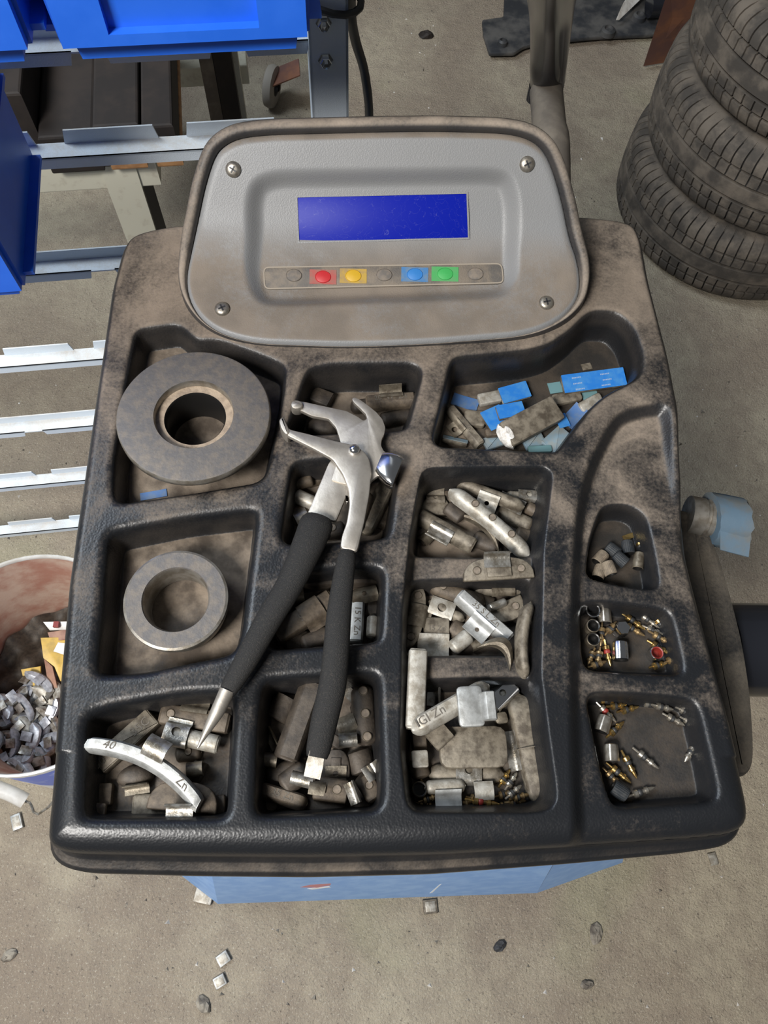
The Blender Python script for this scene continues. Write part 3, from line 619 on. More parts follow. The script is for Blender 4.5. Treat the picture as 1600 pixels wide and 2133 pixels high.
tm = tire_mesh(); TC = np.array([.925, 1.455]); names = ['lowest tire of the dusty stack, resting on the floor', 'second tire from the floor in the dusty stack', 'third tire from the floor in the dusty stack', 'topmost visible tire of the stack at the picture edge']
meshes = None
for k in range(4):
    jit = [(.0, .0), (.012, .008), (.03, .02), (.055, .03)][k]
    E = empty('tire', (TC[0]+jit[0], TC[1]+jit[1], .0965+k*.1902), 'worn black rubber '+names[k], 'tire', 'stack of tires')
    E.rotation_euler[2] = k*1.3
    if meshes is None:
        meshes = []
        for nm, (v, f, mi) in zip(('sidewall', 'tread', 'sidewall'), tm):
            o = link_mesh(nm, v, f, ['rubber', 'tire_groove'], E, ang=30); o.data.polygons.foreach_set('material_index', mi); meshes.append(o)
    else:
        for s in meshes: c = s.copy(); COL.objects.link(c); c.parent = E
# ------------------------------------------------------------------ scrap by the tires
def flat(name, pts, z, th, mt_, lab, cat, b=.002, bend=0.0):
    c = P(*np.mean(pts, 0), z); poly = pxpoly(pts, z)-c[:2]; V, Fc = prism(fillet(ccw(poly), .006, 2), 0, th, b); V = np.array(V)
    if bend: V[:, 2] += bend*np.sin(V[:, 0]*18+1)*np.cos(V[:, 1]*14)
    o = link_mesh(name, V, Fc, mt_); o.location = c; return tag(o, lab, cat)
lin = [(1003, 48), (1048, 40), (1052, -60), (1440, -60), (1405, 70), (1360, 78), (1250, 84), (1180, 92), (1160, 86), (1090, 104), (1070, 118), (1018, 119), (1006, 80)]
LN = flat('wheel_arch_liner', lin, .012, .012, 'liner', 'dusty black plastic wheel arch liner lying on the floor by the tires', 'car part', .004, .004)
for k, (x, y, r) in enumerate([(1046, 94, .014), (1265, 70, .022), (1330, 40, .02)]):
    V, Fc = lathe([(r, 0), (r*.9, .012), (r*.55, .016), (r*.45, .010), (.001, .010)], 20); o = link_mesh('moulded_boss', V, Fc, 'liner', LN); o.location = P(x, y, .022)-np.array(LN.location)
cyl = tube([P(1352, 14, .062), P(1440, 8, .062)], .028, 18); o = link_mesh('rubber_hose', *cyl, 'black_gloss'); tag(o, 'short black rubber hose lying on the wheel arch liner', 'hose')
V, Fc = loops([np.array([P(x, y, z) for x, y, z in [(1340, 138, .012), (1410, 126, .012), (1490, -30, .25), (1395, -30, .25)]]), np.array([P(x, y, z) for x, y, z in [(1340, 138, .012), (1410, 126, .012), (1490, -30, .25), (1395, -30, .25)]])+np.array([.004, .008, .008])])
tag(link_mesh('rusty_plate', V, Fc, 'rust', smooth=False), 'rusty brown steel plate leaning against the tire stack', 'metal plate')
n = 10; a_ = np.array([P(1283, 42, .04)+(P(1318, -30, .06)-P(1283, 42, .04))*i/(n-1)+np.array([0, 0, .015*math.sin(i*.6)]) for i in range(n)]); b_ = np.array([P(1290, 42, .04)+(P(1365, -30, .05)-P(1290, 42, .04))*i/(n-1) for i in range(n)])
V = np.vstack([a_, b_, a_+[0, 0, .0015], b_+[0, 0, .0015]]); Fc = []
for i in range(n-1): Fc += [(i, i+1, n+i+1, n+i), (2*n+i, 3*n+i, 3*n+i+1, 2*n+i+1), (i, 2*n+i, 2*n+i+1, i+1), (n+i, n+i+1, 3*n+i+1, 3*n+i)]
Fc += [(0, n, 3*n, 2*n), (n-1, 3*n-1, 4*n-1, 2*n-1)]
tag(link_mesh('paper_scrap', V, Fc, 'paper'), 'curled white paper scrap on the black wheel arch liner', 'paper')
# ------------------------------------------------------------------ bucket of scrap weights
BC = np.array([-.455, .232]); BR, BZ = .156, .36
BK = empty('bucket', (BC[0], BC[1], 0), 'blue and white printed bucket with a pink dusty inside holding scrap weights', 'bucket')
n = 64; ring = lambda r, z: [(r*math.cos(2*PI*j/n), r*math.sin(2*PI*j/n), z) for j in range(n)]
link_mesh('outer_wall', *loops([ring(.159, .0), ring(.160, .004), ring(.1535, BZ-.012), ring(.1535, BZ-.002)], True, False), 'bucket_out', BK, ang=60)
link_mesh('inner_wall', *loops([ring(.1525, BZ-.002), ring(.151, BZ-.02), ring(.133, .006)], False, False), 'bucket_in', BK, ang=60)
link_mesh('bucket_bottom', *loops([ring(.1331, .006), ring(.1331, .0085)], True, True), 'bucket_in', BK)
link_mesh('rim', *loops([ring(.1515, BZ-.003), ring(.1515, BZ+.001), ring(.153, BZ+.0028), ring(.156, BZ+.0022), ring(.157, BZ-.002), ring(.1565, BZ-.010), ring(.1540, BZ-.0105)], False, False), 'white_plastic', BK, ang=60)
hp = [np.array(P(x, y, z))-np.array([BC[0], BC[1], 0]) for x, y, z in [(-60, 1610, .16), (-20, 1636, .15), (20, 1652, .14), (52, 1668, .13)]]
link_mesh('handle_grip', *tube(spline(hp, 4), .012, 14), 'white_plastic', BK)
hw = [hp[-1], np.array(P(62, 1672, .128))-np.array([BC[0], BC[1], 0]), np.array(P(100, 1682, .13))-np.array([BC[0], BC[1], 0]), np.array([.15, -.03, .30])]
link_mesh('handle_wire', *tube(spline(hw, 4), .0022, 8), 'steel', BK)
def scrap(L, W, Hh, clip):
    mb = MB(); n = 8; prof = [(-1, 0), (-.9, .55), (-.45, 1), (.45, 1), (.9, .55), (1, 0)]; Ls = []
    for i in range(n+1):
        t = -1+2*i/n; w = W/2*math.sqrt(max(.06, 1-max(0, (abs(t)-.6)/.4)**2)); Ls.append([(L/2*t, p*w+.12*L*(.5-t*t), q*Hh) for p, q in prof])
    mb.add(*loops(Ls)); return mb
random.seed(11); HB = .175
hv, hf = patch(np.array([(.1385*math.cos(a), .1385*math.sin(a)) for a in np.linspace(0, 2*PI, 48, endpoint=False)]), .008, lambda u, s: np.c_[u, HB-.02+.014*np.sin(u[:, 0]*95)*np.cos(u[:, 1]*83)+.12*np.maximum(u[:, 0], 0)*0-u[:, 0]*.08])
hp_ = np_mesh('scrap_bed', hv, hf, 'dark'); hp_.location = (BC[0], BC[1], 0); tag(hp_, 'dark heap of small scrap filling the bucket', 'scrap', kind='stuff')
spots = [(10, 1470), (30, 1455), (52, 1470), (20, 1500), (48, 1510), (70, 1535), (30, 1545), (8, 1535), (60, 1570), (35, 1585), (85, 1490), (95, 1520), (108, 1540), (100, 1560), (88, 1580), (75, 1440), (95, 1455), (112, 1480), (60, 1425), (12, 1590), (-15, 1500), (-20, 1560), (118, 1440), (84, 1420), (50, 1600), (105, 1500), (66, 1500)]
for i, (x, y) in enumerate(spots):
    L, W = random.uniform(.035, .06), random.uniform(.013, .022); mtn = ('scrap', 'steel', 'scrap', 'zinc', 'pale', 'scrap')[i % 6]
    E = empty('scrap_weight', tuple(P(x, y, HB+.012+random.uniform(0, .018))), 'grey scrap wheel weight heaped in the bucket', 'wheel weight', 'scrap weights in the bucket')
    E.rotation_euler = (random.uniform(-.5, .5), random.uniform(-.45, .45), random.uniform(-2.6, .2))
    scrap(L, W, random.uniform(.006, .009), 0).obj('weight_body', mtn, E)
    c = link_mesh('clip', *box(-.007, .007, -W*.7, W*.25, .0095, .0108, .0004), ('steel', 'scrap')[i % 2], E)
def packet(name, pts, z, mt_, lab, cat='packet'):
    c = P(*np.mean(pts, 0), z); V, Fc = prism(ccw(pxpoly(pts, z)-c[:2]), 0, .003, .0008); V = np.array(V); V[:, 2] += .006*np.sin(V[:, 0]*150)+.1*V[:, 1]
    o = link_mesh(name, V, Fc, mt_); o.location = c; return tag(o, lab, cat)
packet('packet', [(90, 1332), (150, 1330), (150, 1425), (128, 1420), (112, 1388), (92, 1372)], .225, 'yellow_packet', 'crumpled yellow packet at the back of the bucket')
packet('packet', [(100, 1318), (150, 1312), (150, 1332), (104, 1336)], .235, 'brown_packet', 'brown paper scrap above the yellow packet in the bucket')
packet('packet', [(92, 1372), (112, 1390), (124, 1440), (100, 1430)], .205, 'brown_packet', 'torn brown packet left of the yellow packet in the bucket')
packet('packet', [(45, 1395), (90, 1390), (88, 1425), (52, 1435)], .195, 'yellow_packet', 'small olive yellow packet low in the bucket')
wc = packet('label_card', [(92, 1297), (150, 1296), (150, 1312), (102, 1312)], .245, 'white_plastic', 'white card with a red stripe in the bucket', 'card')
wl = link_mesh('card_sticker', *prism([(0, -.007), (.05, -.012), (.05, .012), (.002, .008)], .0066, .0074), 'white_plastic', None); tag(wl, 'white sticker on the yellow packet in the bucket', 'sticker'); wl.location = P(118, 1350, .228); wl.rotation_euler[2] = -.2
V, Fc = box(-.006, .002, -.004, .005, .004, .0105); link_mesh('red_stripe', V, Fc, 'red_seal', wc, False)
# ------------------------------------------------------------------ litter on the floor
def chunk(name, x, y, w, d, h, rot, mt_, lab, cat='wheel weight', group=None):
    E = empty(name, tuple(P(x, y, 0)), lab, cat, group); E.rotation_euler[2] = rot
    link_mesh('weight_block', *box(-w/2, w/2, -d/2, d/2, 0, h, .0015), mt_, E); link_mesh('adhesive_face', *box(-w*.35, w*.35, -d*.35, d*.35, h, h+.0006, .0002), 'pale', E); return E
chunk('adhesive_weight', 466, 1996, .020, .018, .008, .6, 'zinc', 'square grey stick-on weight on the floor, upper of the pair')
chunk('adhesive_weight', 459, 2043, .019, .017, .008, .5, 'zinc', 'square grey stick-on weight on the floor, lower of the pair')
chunk('adhesive_weight', 427, 1862, .030, .028, .010, -.2, 'pale', 'large square weight on the floor by the blue cabinet corner')
chunk('adhesive_weight', 37, 1712, .017, .026, .007, .4, 'zinc', 'grey stick-on weight on the floor below the bucket')
chunk('adhesive_weight', 1484, 1789, .014, .020, .005, .2, 'pale', 'pale small weight on the floor near the tray corner')
chunk('adhesive_weight', 896, 1888, .024, .022, .006, .1, 'tan', 'dusty tan weight on the floor below the blue cabinet')
random.seed(3)
def stone(name, x, y, r, mt_, lab, cat):
    V, Fc = lathe([(r*.8, 0), (r, r*.25), (r*.75, r*.6), (r*.3, r*.8)], 9); V = np.array(V)*np.array([1.3, .8, 1]); V += np.random.RandomState(int(x)).uniform(-r*.14, r*.14, V.shape)
    V[:, 2] = np.maximum(V[:, 2], 0); o = link_mesh(name, V, Fc, mt_, smooth=False); o.location = P(x, y, 0); o.rotation_euler[2] = random.random()*6; return tag(o, lab, cat)
stone('stone', 1240, 1945, .013, 'pebble', 'dark clod of dirt on the floor below the tray', 'clod'); stone('stone', 1222, 2050, .009, 'pebble', 'brown pebble on the floor at lower right of the cabinet', 'pebble')
stone('stone', 424, 2092, .012, 'pebble', 'brown dirt clod on the floor below the two square weights', 'clod'); stone('stone', 20, 1990, .010, 'pebble', 'dark grit lump on the floor at the picture edge', 'clod')
stone('stone', 1040, 1970, .010, 'liner', 'dark lump with a blue edge on the floor below the cabinet', 'clod'); stone('stone', 1360, 1640, .006, 'dark', 'tiny dark pebble under the tray corner', 'pebble')
stone('stone', 888, 76, .018, 'wood_dark', 'dark splayed dirt clod on the floor beside the black guard tube', 'clod')
stone('stone', 246, 1018, .010, 'wood_dark', 'dark crumb on the floor between the lower rails', 'clod'); stone('stone', 265, 610, .012, 'wood_dark', 'dark splinter on the floor under the notched rail', 'clod')
mb = MB(); rs = np.random.RandomState(5)
for k in range(2600):
    x, y = rs.uniform(-1.2, 1.3), rs.uniform(-.35, 2.6)
    if (-.34 < x < .5 and -.12 < y < .45) or math.hypot(x-TC[0]-.03, y-TC[1]-.02) < .36 or math.hypot(x-BC[0], y-BC[1]) < .18 or (x < -.15 and .95 < y < 1.85) or (y > 1.7 and x > .2): continue
    r = rs.uniform(.0012, .0042)*(1 if rs.rand() < .93 else 1.7)
    v = np.array([(r, 0, 0), (-.5*r, .87*r, 0), (-.5*r, -.87*r, 0), (.2*r, .1*r, .9*r)])*rs.uniform(.6, 1.3, 3); a = rs.rand()*6; c_, s_ = math.cos(a), math.sin(a)
    v = v@np.array([[c_, s_, 0], [-s_, c_, 0], [0, 0, 1]]); mb.add(v+[x, y, 0], [(0, 1, 3), (1, 2, 3), (2, 0, 3)], int(rs.rand() < .25))
gr = mb.obj('floor_grit', ['pebble', 'paper'], smooth=False); tag(gr, 'loose grit and tiny chips scattered over the concrete floor', 'grit', kind='stuff')
# ------------------------------------------------------------------ things in the tray: builders give [(part name, V, F, material)]
def b_bar(L, W, h, mt_, sec='half', end='round', bend=0.0, vb=0.0, clip=None, dims=(), text=None, tsize=.007, flip=False, cmat='steel', tall=None):
    n = 18; Ls = []; parts = []
    if sec == 'half': pr = [(-1, 0), (-.97, .42), (-.74, .78), (-.38, .96), (0, 1), (.38, .96), (.74, .78), (.97, .42), (1, 0)]
    elif sec == 'flat': pr = [(-1, 0), (-1, .72), (-.93, .92), (-.8, 1), (.8, 1), (.93, .92), (1, .72), (1, 0)]
    else: pr = [(-1, 0), (-1, .42), (-.93, .55), (-.42, .98), (-.3, 1), (.75, 1), (.93, .85), (1, .6), (1, 0)]
    for i in range(n+1):
        t = -math.cos(PI*i/n); e = .72 if end == 'round' else .97
        k = 1 if abs(t) < e else math.sqrt(max(0, 1-((abs(t)-e)/(1-e+1e-6))**2)); k = max(k, .22 if end == 'round' else .86); kz = max(k, .5)
        yo = bend*(1-t*t)-bend*.5; zo = vb*(1-t*t)
        Ls.append([(L/2*t, p*W/2*k+yo, q*h*kz+(zo if q > 0 else zo*.8)) for p, q in pr])
    parts.append(('weight_body', *loops(Ls), mt_))
    yb = lambda t: bend*(1-t*t)-bend*.5
    for t in dims: parts += dimple(L/2*t, yb(t)+W*.04, h+vb*(1-t*t), min(.0028, W*.2))
    if clip: parts.append(b_clip(clip, yb(clip.get('t', 0)), W, h+vb, L, cmat))
    if text:
        V, Fc = text_mesh(text, tsize); V = np.array(V)
        if flip: V[:, :2] *= -1
        tx = V[:, 0]/(L/2); V[:, 1] += bend*(1-tx*tx)-bend*.5-(W*.0 if sec != 'hex' else -W*.12); V[:, 2] += h+vb*(1-tx*tx)+.00012-(0 if sec != 'half' else h*.02+h*.35*((V[:, 1]-bend*(1-tx*tx)+bend*.5)/(W/2))**2)
        parts.append(('marking', V, Fc, 'mark'))
    return parts
def dimple(x, y, z, r):
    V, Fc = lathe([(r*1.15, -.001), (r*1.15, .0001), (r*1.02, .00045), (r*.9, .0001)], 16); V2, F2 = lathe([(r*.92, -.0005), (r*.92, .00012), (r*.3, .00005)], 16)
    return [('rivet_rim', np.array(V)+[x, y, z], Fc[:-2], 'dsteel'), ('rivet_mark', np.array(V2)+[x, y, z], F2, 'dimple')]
def strip(path, w, hole=None, th=.0009, hv=.5, n=16, taper=0.0):
    """sheet strip of width w (local X) following path (y,z); optional real hole of radius `hole` centred at fraction hv of the path"""
    path = np.array(path, float); s = np.r_[0, np.cumsum(np.linalg.norm(np.diff(path, axis=0), axis=1))]; Lt = s[-1]
    tg = np.gradient(path, axis=0); tg /= np.linalg.norm(tg, axis=1, keepdims=True)
    def m3(u, v, off):
        v_ = np.clip(v, 0, Lt); y = np.interp(v_, s, path[:, 0]); z = np.interp(v_, s, path[:, 1]); ty = np.interp(v_, s, tg[:, 0]); tz = np.interp(v_, s, tg[:, 1])
        return np.c_[u, y-tz*off, z+ty*off]
    U = []; Vv = []; Fc = []
    if hole:
        c = hv*Lt; a0, a1 = max(c-hole*1.5, 0), min(c+hole*1.5, Lt)
        cuts = [x for x in np.linspace(0, a0, 6)]+[x for x in np.linspace(a1, Lt, 6)]
    else: cuts = list(np.linspace(0, Lt, 12))
    for v in cuts:
        f = 1-taper*max(0, (v/Lt-.75)*4)**2
        U += [-w/2*f, w/2*f]; Vv += [v, v]
    skip = 5 if hole else -1
    for i in range(len(cuts)-1):
        if i == skip: continue
        Fc.append((2*i, 2*i+1, 2*i+3, 2*i+2))
    if hole:
        b = len(U); outer = []
        for k in range(n):
            a = 2*PI*k/n+PI/4; ca, sa = math.cos(a), math.sin(a); q = 1/max(abs(ca), abs(sa)); U += [w/2*ca*q, hole*ca]; Vv += [c+(a1-a0)/2*sa*q*1.0+((a1+a0)/2-c), c+hole*sa]
        for k in range(n):
            j = (k+1) % n; Fc.append((b+2*k, b+2*j, b+2*j+1, b+2*k+1))
    U, Vv = np.array(U), np.array(Vv); A = m3(U, Vv, th/2); B = m3(U, Vv, -th/2); N = len(U)
    F2 = list(Fc)+[tuple(x+N for x in f[::-1]) for f in Fc]
    cnt = {}
    for f in Fc:
        for i in range(len(f)):
            e = (f[i], f[(i+1) % len(f)]); cnt[e] = cnt.get(e, 0)+1
    for (a, b) in cnt:
        if (b, a) not in cnt: F2.append((b, a, a+N, b+N))
    return np.vstack([A, B]), F2
def b_clip(c, y0, W, h, L, mt_):
    s = c.get('side', 1); w = c.get('w', .013); st = c.get('st', 'hook'); t = c.get('t', 0); r = c.get('hole')
    if st == 'hook': p = [(.10, 1.11), (.28, 1.13), (.42, 1.02), (.52, .72), (.60, .50), (.72, .45), (.86, .58), (1.0, .95), (1.04, 1.2)]; hv = .25
    elif st == 'tab': p = [(.24, 1.12), (.34, 1.10), (.46, .95), (.52, .78), (.64, .6), (.85, .50), (1.1, .46), (1.35, .46), (1.5, .5)]; hv = .66
    elif st == 'over': p = [(-.60, .55), (-.52, .95), (-.4, 1.12), (0, 1.15), (.4, 1.12), (.52, .95), (.58, .6), (.7, .4), (.9, .45)]; hv = .42
    elif st == 'stand': p = [(-.2, 1.1), (.1, 1.12), (.2, 1.3), (.22, 1.8), (.12, 2.3), (-.1, 2.5), (-.35, 2.45)]; hv = .55
    path = [(y0+s*a*W, b*h+.0003) for a, b in p]
    V, Fc = strip(path, w, r, hv=c.get('hv', hv))
    V = V+np.array([L/2*t, 0, 0]); return ('clip', V, Fc, c.get('mt', mt_))
def b_d(L, W, h, mt_, dims=(-.55, .55), clip=None, pad=True, flat_=.15, text=None, tsize=.006, cmat='dsteel'):
    pts = []
    for k in range(15):
        a = PI*k/14; pts.append((L/2*math.copysign(abs(math.cos(a))**.75, math.cos(a)), -W/2+W*math.sin(a)**.75))
    pts += [(-L/2+.0008, -W/2-W*flat_*.3), (L/2-.0008, -W/2-W*flat_*.3)]
    V, Fc = prism(ccw(pts), 0, h, .001); V = np.array(V); V[:, 2] += -.10*h+.16*L*(0.25-(V[:, 0]/L)**2)*.5
    parts = [('weight_body', V, Fc, mt_)]; zt = lambda t: h-.1*h+.16*L*(.25-(t/2)**2)*.5
    for t in dims: parts += dimple(L/2*t, -W*.08, zt(t)+.0001, .0026)
    if pad: V, Fc = prism([(-L*.17, -W*.42), (L*.17, -W*.42), (L*.17, W*.2), (-L*.17, W*.2)], zt(0)-.001, zt(0)+.0010, .0006); parts.append(('raised_pad', V, Fc, mt_))
    if clip: parts.append(b_clip(clip, 0, W, zt(0), L, cmat))
    if text: V, Fc = text_mesh(text, tsize); V = np.array(V); V[:, 2] += zt(0)+.0012; parts.append(('marking', V, Fc, 'mark'))
    return parts
def b_tab(L, W, mt_, hole=None, curl=.25, hv=.5):        # loose-looking bent sheet clip, W along its path
    k = 12; p = []
    for i in range(k+1):
        t = i/k; p.append(((t-.5)*W, .0012+curl*W*(1-(2*t-1)**2)))
    V, Fc = strip(p, L, hole, hv=hv); return [('clip', V, Fc, mt_)]
def b_fold(L, W, mt_):                                    # folded sheet clip: flat face with a turned-up long edge
    p = [(-W/2, .0007), (-W*.1, .0007), (W*.15, .001), (W*.34, .0022), (W*.46, .0045), (W*.44, .0068), (W*.3, .0078)]
    V, Fc = strip(p, L, None); return [('clip', V, Fc, mt_)]
def b_loop(R, w, mt_, a0=-.6, a1=3.8):
    p = [(R*math.cos(a), R+R*math.sin(a)) for a in np.linspace(a0, a1, 14)]; p = [(R*1.0, 0.0005), (R*.95, R*.3)]+p
    V, Fc = strip(p, w, None, th=.0011); return [('clip', V, Fc, mt_)]
def b_slab(L, W, h, mt_, r=.3, r2=None, top=None, film=None, extra=None):
    q = [(-L/2, -W/2), (L/2, -W/2), (L/2, W/2), (-L/2, W/2)]; V, Fc = prism(fillet(q, r*min(L, W), 3), 0, h, min(.0012, h*.3)); parts = [('weight_body', V, Fc, mt_)]
    if film:
        V, Fc = prism(fillet([(x*1.0, y*1.0) for x, y in q], .0004, 1), h, h+.0006, 0); parts.append(('backing_film', V, Fc, film))
    return parts
def b_film(L, W, mt_, curl=.0):
    n = 8; Ls = []
    for i in range(n+1):
        t = -1+2*i/n; z = .0008+curl*L*t*t; Ls.append([(L/2*t, -W/2, z), (L/2*t, W/2, z), (L/2*t, W/2, z+.0006), (L/2*t, -W/2, z+.0006)])
    return [('backing_film', *loops(Ls), mt_)]
def b_boat(L, W, h, mt_):                                 # curved half-moon weight lying on its edge
    n = 14; Ls = []
    for i in range(n+1):
        t = -1+2*i/n; k = max(.12, math.sqrt(max(0, 1-t*t))); y = W*(.5-t*t)
        Ls.append([(L/2*t, y-W*.30*k, 0), (L/2*t, y-W*.32*k, h*.8*k), (L/2*t, y-W*.1*k, h*k), (L/2*t, y+W*.34*k, h*.75*k), (L/2*t, y+W*.4*k, 0)])
    return [('weight_body', *loops(Ls), mt_)]
def b_lump(L, W, h, mt_, seed=1):
    rs = np.random.RandomState(seed); Ls = []
    for z, k in ((0, .8), (.15, 1), (.5, .98), (.8, .8), (1, .45)):
        Ls.append([(L/2*k*math.cos(a)*(1+rs.uniform(-.06, .06)), W/2*k*math.sin(a)*(1+rs.uniform(-.08, .08)), h*z) for a in np.linspace(0, 2*PI, 20, endpoint=False)])
    return [('weight_body', *loops(Ls), mt_)]
# valve cores and caps (axis along local X for lying, Z for upright)
def lie(V): V = np.array(V); return np.c_[V[:, 2], V[:, 1], V[:, 0]]
def b_core(L, mt_='brass', seal='black_seal'):
    k = L/.020; S = lambda pr, n=12: (lambda q: (lie(q[0]), [f[::-1] for f in q[1]]))(lathe([(r*1.15, (z-.010)*k) for r, z in pr], n))
    V0, F0 = S([(.0014, .0045), (.0023, .0052), (.0023, .0075), (.0016, .0080), (.0013, .0086), (.0013, .0126), (.0019, .0130), (.0019, .0148), (.0014, .0152)])
    V1, F1 = S([(.0005, .0), (.0007, .0002), (.0007, .0046)], 8)
    V2, F2 = S([(.0017, .0078), (.0021, .0084), (.0021, .0100), (.0017, .0106)])
    V3, F3 = S([(.0013, .0150), (.0010, .0180), (.0004, .0200)], 10)
    return [('core_body', V0, F0, mt_), ('core_pin', V1, F1, mt_), ('core_seal', V2, F2, seal), ('core_tip', V3, F3, mt_)]
def b_cap(R, H, mt_, inside='ring_bore', lying=False, ribs=0, dome=False, up=True, hexa=False):
    n = 6 if hexa else (24 if not ribs else 48)
    pr = [(R*.9, 0), (R, R*.1), (R*.98, H*.75), (R*.9, H*.94), (R*.6, H), (.0002, H*1.02)] if not hexa else [(R, 0), (R, H*.8), (R*.86, H), (R*.3, H*1.02), (.0002, H*1.02)]
    Vo, Fo = lathe(pr, n); Vo = np.array(Vo)
    if ribs: a = np.arctan2(Vo[:, 1], Vo[:, 0]); kk = 1-.045*(np.cos(a*ribs/2*2) > 0)*(np.hypot(Vo[:, 0], Vo[:, 1]) > R*.85); Vo[:, :2] *= kk[:, None]
    Fo = Fo[:-2]+[Fo[-1]]
    Vi, Fi = lathe([(R*.9, 0), (R*.76, .0004), (R*.72, H*.7), (.0002, H*.72)], 24); Fi = [f[::-1] for f in Fi[:-2]]
    Vi, Vo = np.array(Vi), np.array(Vo)
    if lying: Vo = np.c_[Vo[:, 2]-H/2, Vo[:, 1], Vo[:, 0]+R]; Vi = np.c_[Vi[:, 2]-H/2, Vi[:, 1], Vi[:, 0]+R]; Fo = [f[::-1] for f in Fo]; Fi = [f[::-1] for f in Fi]
    elif up: Vo[:, 2] = H*1.02-Vo[:, 2]; Vi[:, 2] = H*1.02-Vi[:, 2]; Fo = [f[::-1] for f in Fo]; Fi = [f[::-1] for f in Fi]
    return [('cap_shell', Vo, Fo, mt_), ('cap_bore', Vi, Fi, inside)]
# ------------------------------------------------------------------ stacking: every thing is set down on the pocket floor and on what lies under it
HC = .0007; HX0, HY0, HNX, HNY = -.22, -.05, 740, 860
HM = np.full((HNX, HNY), -1.0); RS = np.random.RandomState(1)
def sample(parts):
    P0, P1, P2 = [], [], []
    for nm, V, Fc, m in parts:
        if nm == 'marking': continue
        V = np.asarray(V, float)
        for f in Fc:
            for i in range(1, len(f)-1): P0.append(V[f[0]]); P1.append(V[f[i]]); P2.append(V[f[i+1]])
    a, b, c = map(np.array, (P0, P1, P2)); ar = np.linalg.norm(np.cross(b-a, c-a), axis=1)/2; n = np.minimum(np.ceil(ar/(.0008**2)*1.6).astype(int)+1, 800)
    i = np.repeat(np.arange(len(a)), n); u = RS.rand(len(i), 2); m = u.sum(1) > 1; u[m] = 1-u[m]
    return a[i]+u[:, :1]*(b-a)[i]+u[:, 1:]*(c-a)[i]
COUNT = {}
def put(name, parts, pocket, e, label, cat, group=None, tilt=(0, 0), lift=0.0, q=92, base=None):
    x1, y1, x2, y2 = e; rx, ry = map(math.radians, tilt); R0 = np.array(Matrix.Rotation(rx, 3, 'X') @ Matrix.Rotation(ry, 3, 'Y'))
    S = sample(parts)@R0.T; zf = floor_of(pocket) if base is None else base; z = zf; hgt = S[:, 2].max()
    for it in range(2):
        zc = z+S[:, 2].mean(); a, b = P(x1, y1, zc), P(x2, y2, zc); c = (a+b)/2; an = math.atan2(b[1]-a[1], b[0]-a[0]); ca, sa = math.cos(an), math.sin(an)
        W = np.c_[S[:, 0]*ca-S[:, 1]*sa+c[0], S[:, 0]*sa+S[:, 1]*ca+c[1]]; ix = np.clip(((W[:, 0]-HX0)/HC).astype(int), 0, HNX-1); iy = np.clip(((W[:, 1]-HY0)/HC).astype(int), 0, HNY-1)
        k = ix*HNY+iy; low = np.full(HNX*HNY, 9.0); np.minimum.at(low, k, S[:, 2]); u = np.unique(k); h0 = np.maximum(HM.ravel()[u], zf)
        z = max(np.percentile(h0-low[u], q), zf-S[:, 2].min())+lift
    hi = HM.ravel(); np.maximum.at(hi, k, S[:, 2]+z); HM[:] = hi.reshape(HNX, HNY)
    E = empty(name, (c[0], c[1], z+.0002), label, cat, group); E.rotation_euler[2] = an
    for nm, V, Fc, m in parts:
        o = link_mesh(nm, np.asarray(V)@R0.T, Fc, m, E, nm != 'marking', 42)
    return E
def plen(e, z): return float(np.linalg.norm(P(e[0], e[1], z)-P(e[2], e[3], z)))
def W_(kind, pocket, e, w, h, mt_, label, name='wheel_weight', cat='wheel weight', tilt=(0, 0), lift=0.0, group=None, q=92, base=None, **k):
    L = plen(e, floor_of(pocket)+.008)
    if kind == 'bar': p = b_bar(L, w, h, mt_, **k)
    elif kind == 'd': p = b_d(L, w, h, mt_, **k)
    elif kind == 'tab': p = b_tab(L, w, mt_, **k); name = 'weight_clip'; cat = 'clip'
    elif kind == 'fold': p = b_fold(L, w, mt_); name = 'weight_clip'; cat = 'clip'
    elif kind == 'loop': p = b_loop(L/2, w, mt_); name = 'weight_clip'; cat = 'clip'
    elif kind == 'slab': p = b_slab(L, w, h, mt_, **k)
    elif kind == 'film': p = b_film(L, w, mt_, **k); name = 'film_scrap'; cat = 'film'
    elif kind == 'boat': p = b_boat(L, w, h, mt_)
    elif kind == 'lump': p = b_lump(L, w, h, mt_, **k)
    return put(name, p, pocket, e, label, cat, group, tilt, lift, q, base)
HK = lambda side=1, w=.013, hole=None, st='hook', t=0, **k: dict(side=side, w=w, hole=hole, st=st, t=t, **k)
# --- adhesive weights pocket (top right)
W_('film', 'C1', (1212, 766, 1232, 762), .006, 0, 'tan', 'tiny beige scrap peeking out behind the big blue weight')
W_('film', 'C1', (1143, 810, 1170, 806), .010, 0, 'film_teal', 'teal film square left of the big blue weight')
W_('slab', 'C1', (1150, 836, 1210, 824), .010, .005, 'tan', 'beige stick-on weight just below the big blue weight', name='adhesive_weight')
W_('film', 'C1', (1213, 826, 1245, 822), .008, 0, 'film_teal', 'strip of teal film under the pale sliver at the black ridge')
W_('slab', 'C1', (1206, 850, 1250, 826), .009, .005, 'pale', 'pale narrow stick-on weight leaning on the black ridge', name='adhesive_weight', tilt=(20, 0))
W_('slab', 'C1', (1140, 936, 1180, 900), .016, .005, 'film_pale', 'grey blue square stick-on weight at the lower right of the lead block', name='adhesive_weight', r=.08)
W_('film', 'C1', (1178, 884, 1214, 848), .013, 0, 'film_dusty', 'dusty blue film folded against the black ridge', curl=.12)
W_('film', 'C1', (1160, 880, 1182, 874), .012, 0, 'film', 'bright blue film corner right of the lead block')
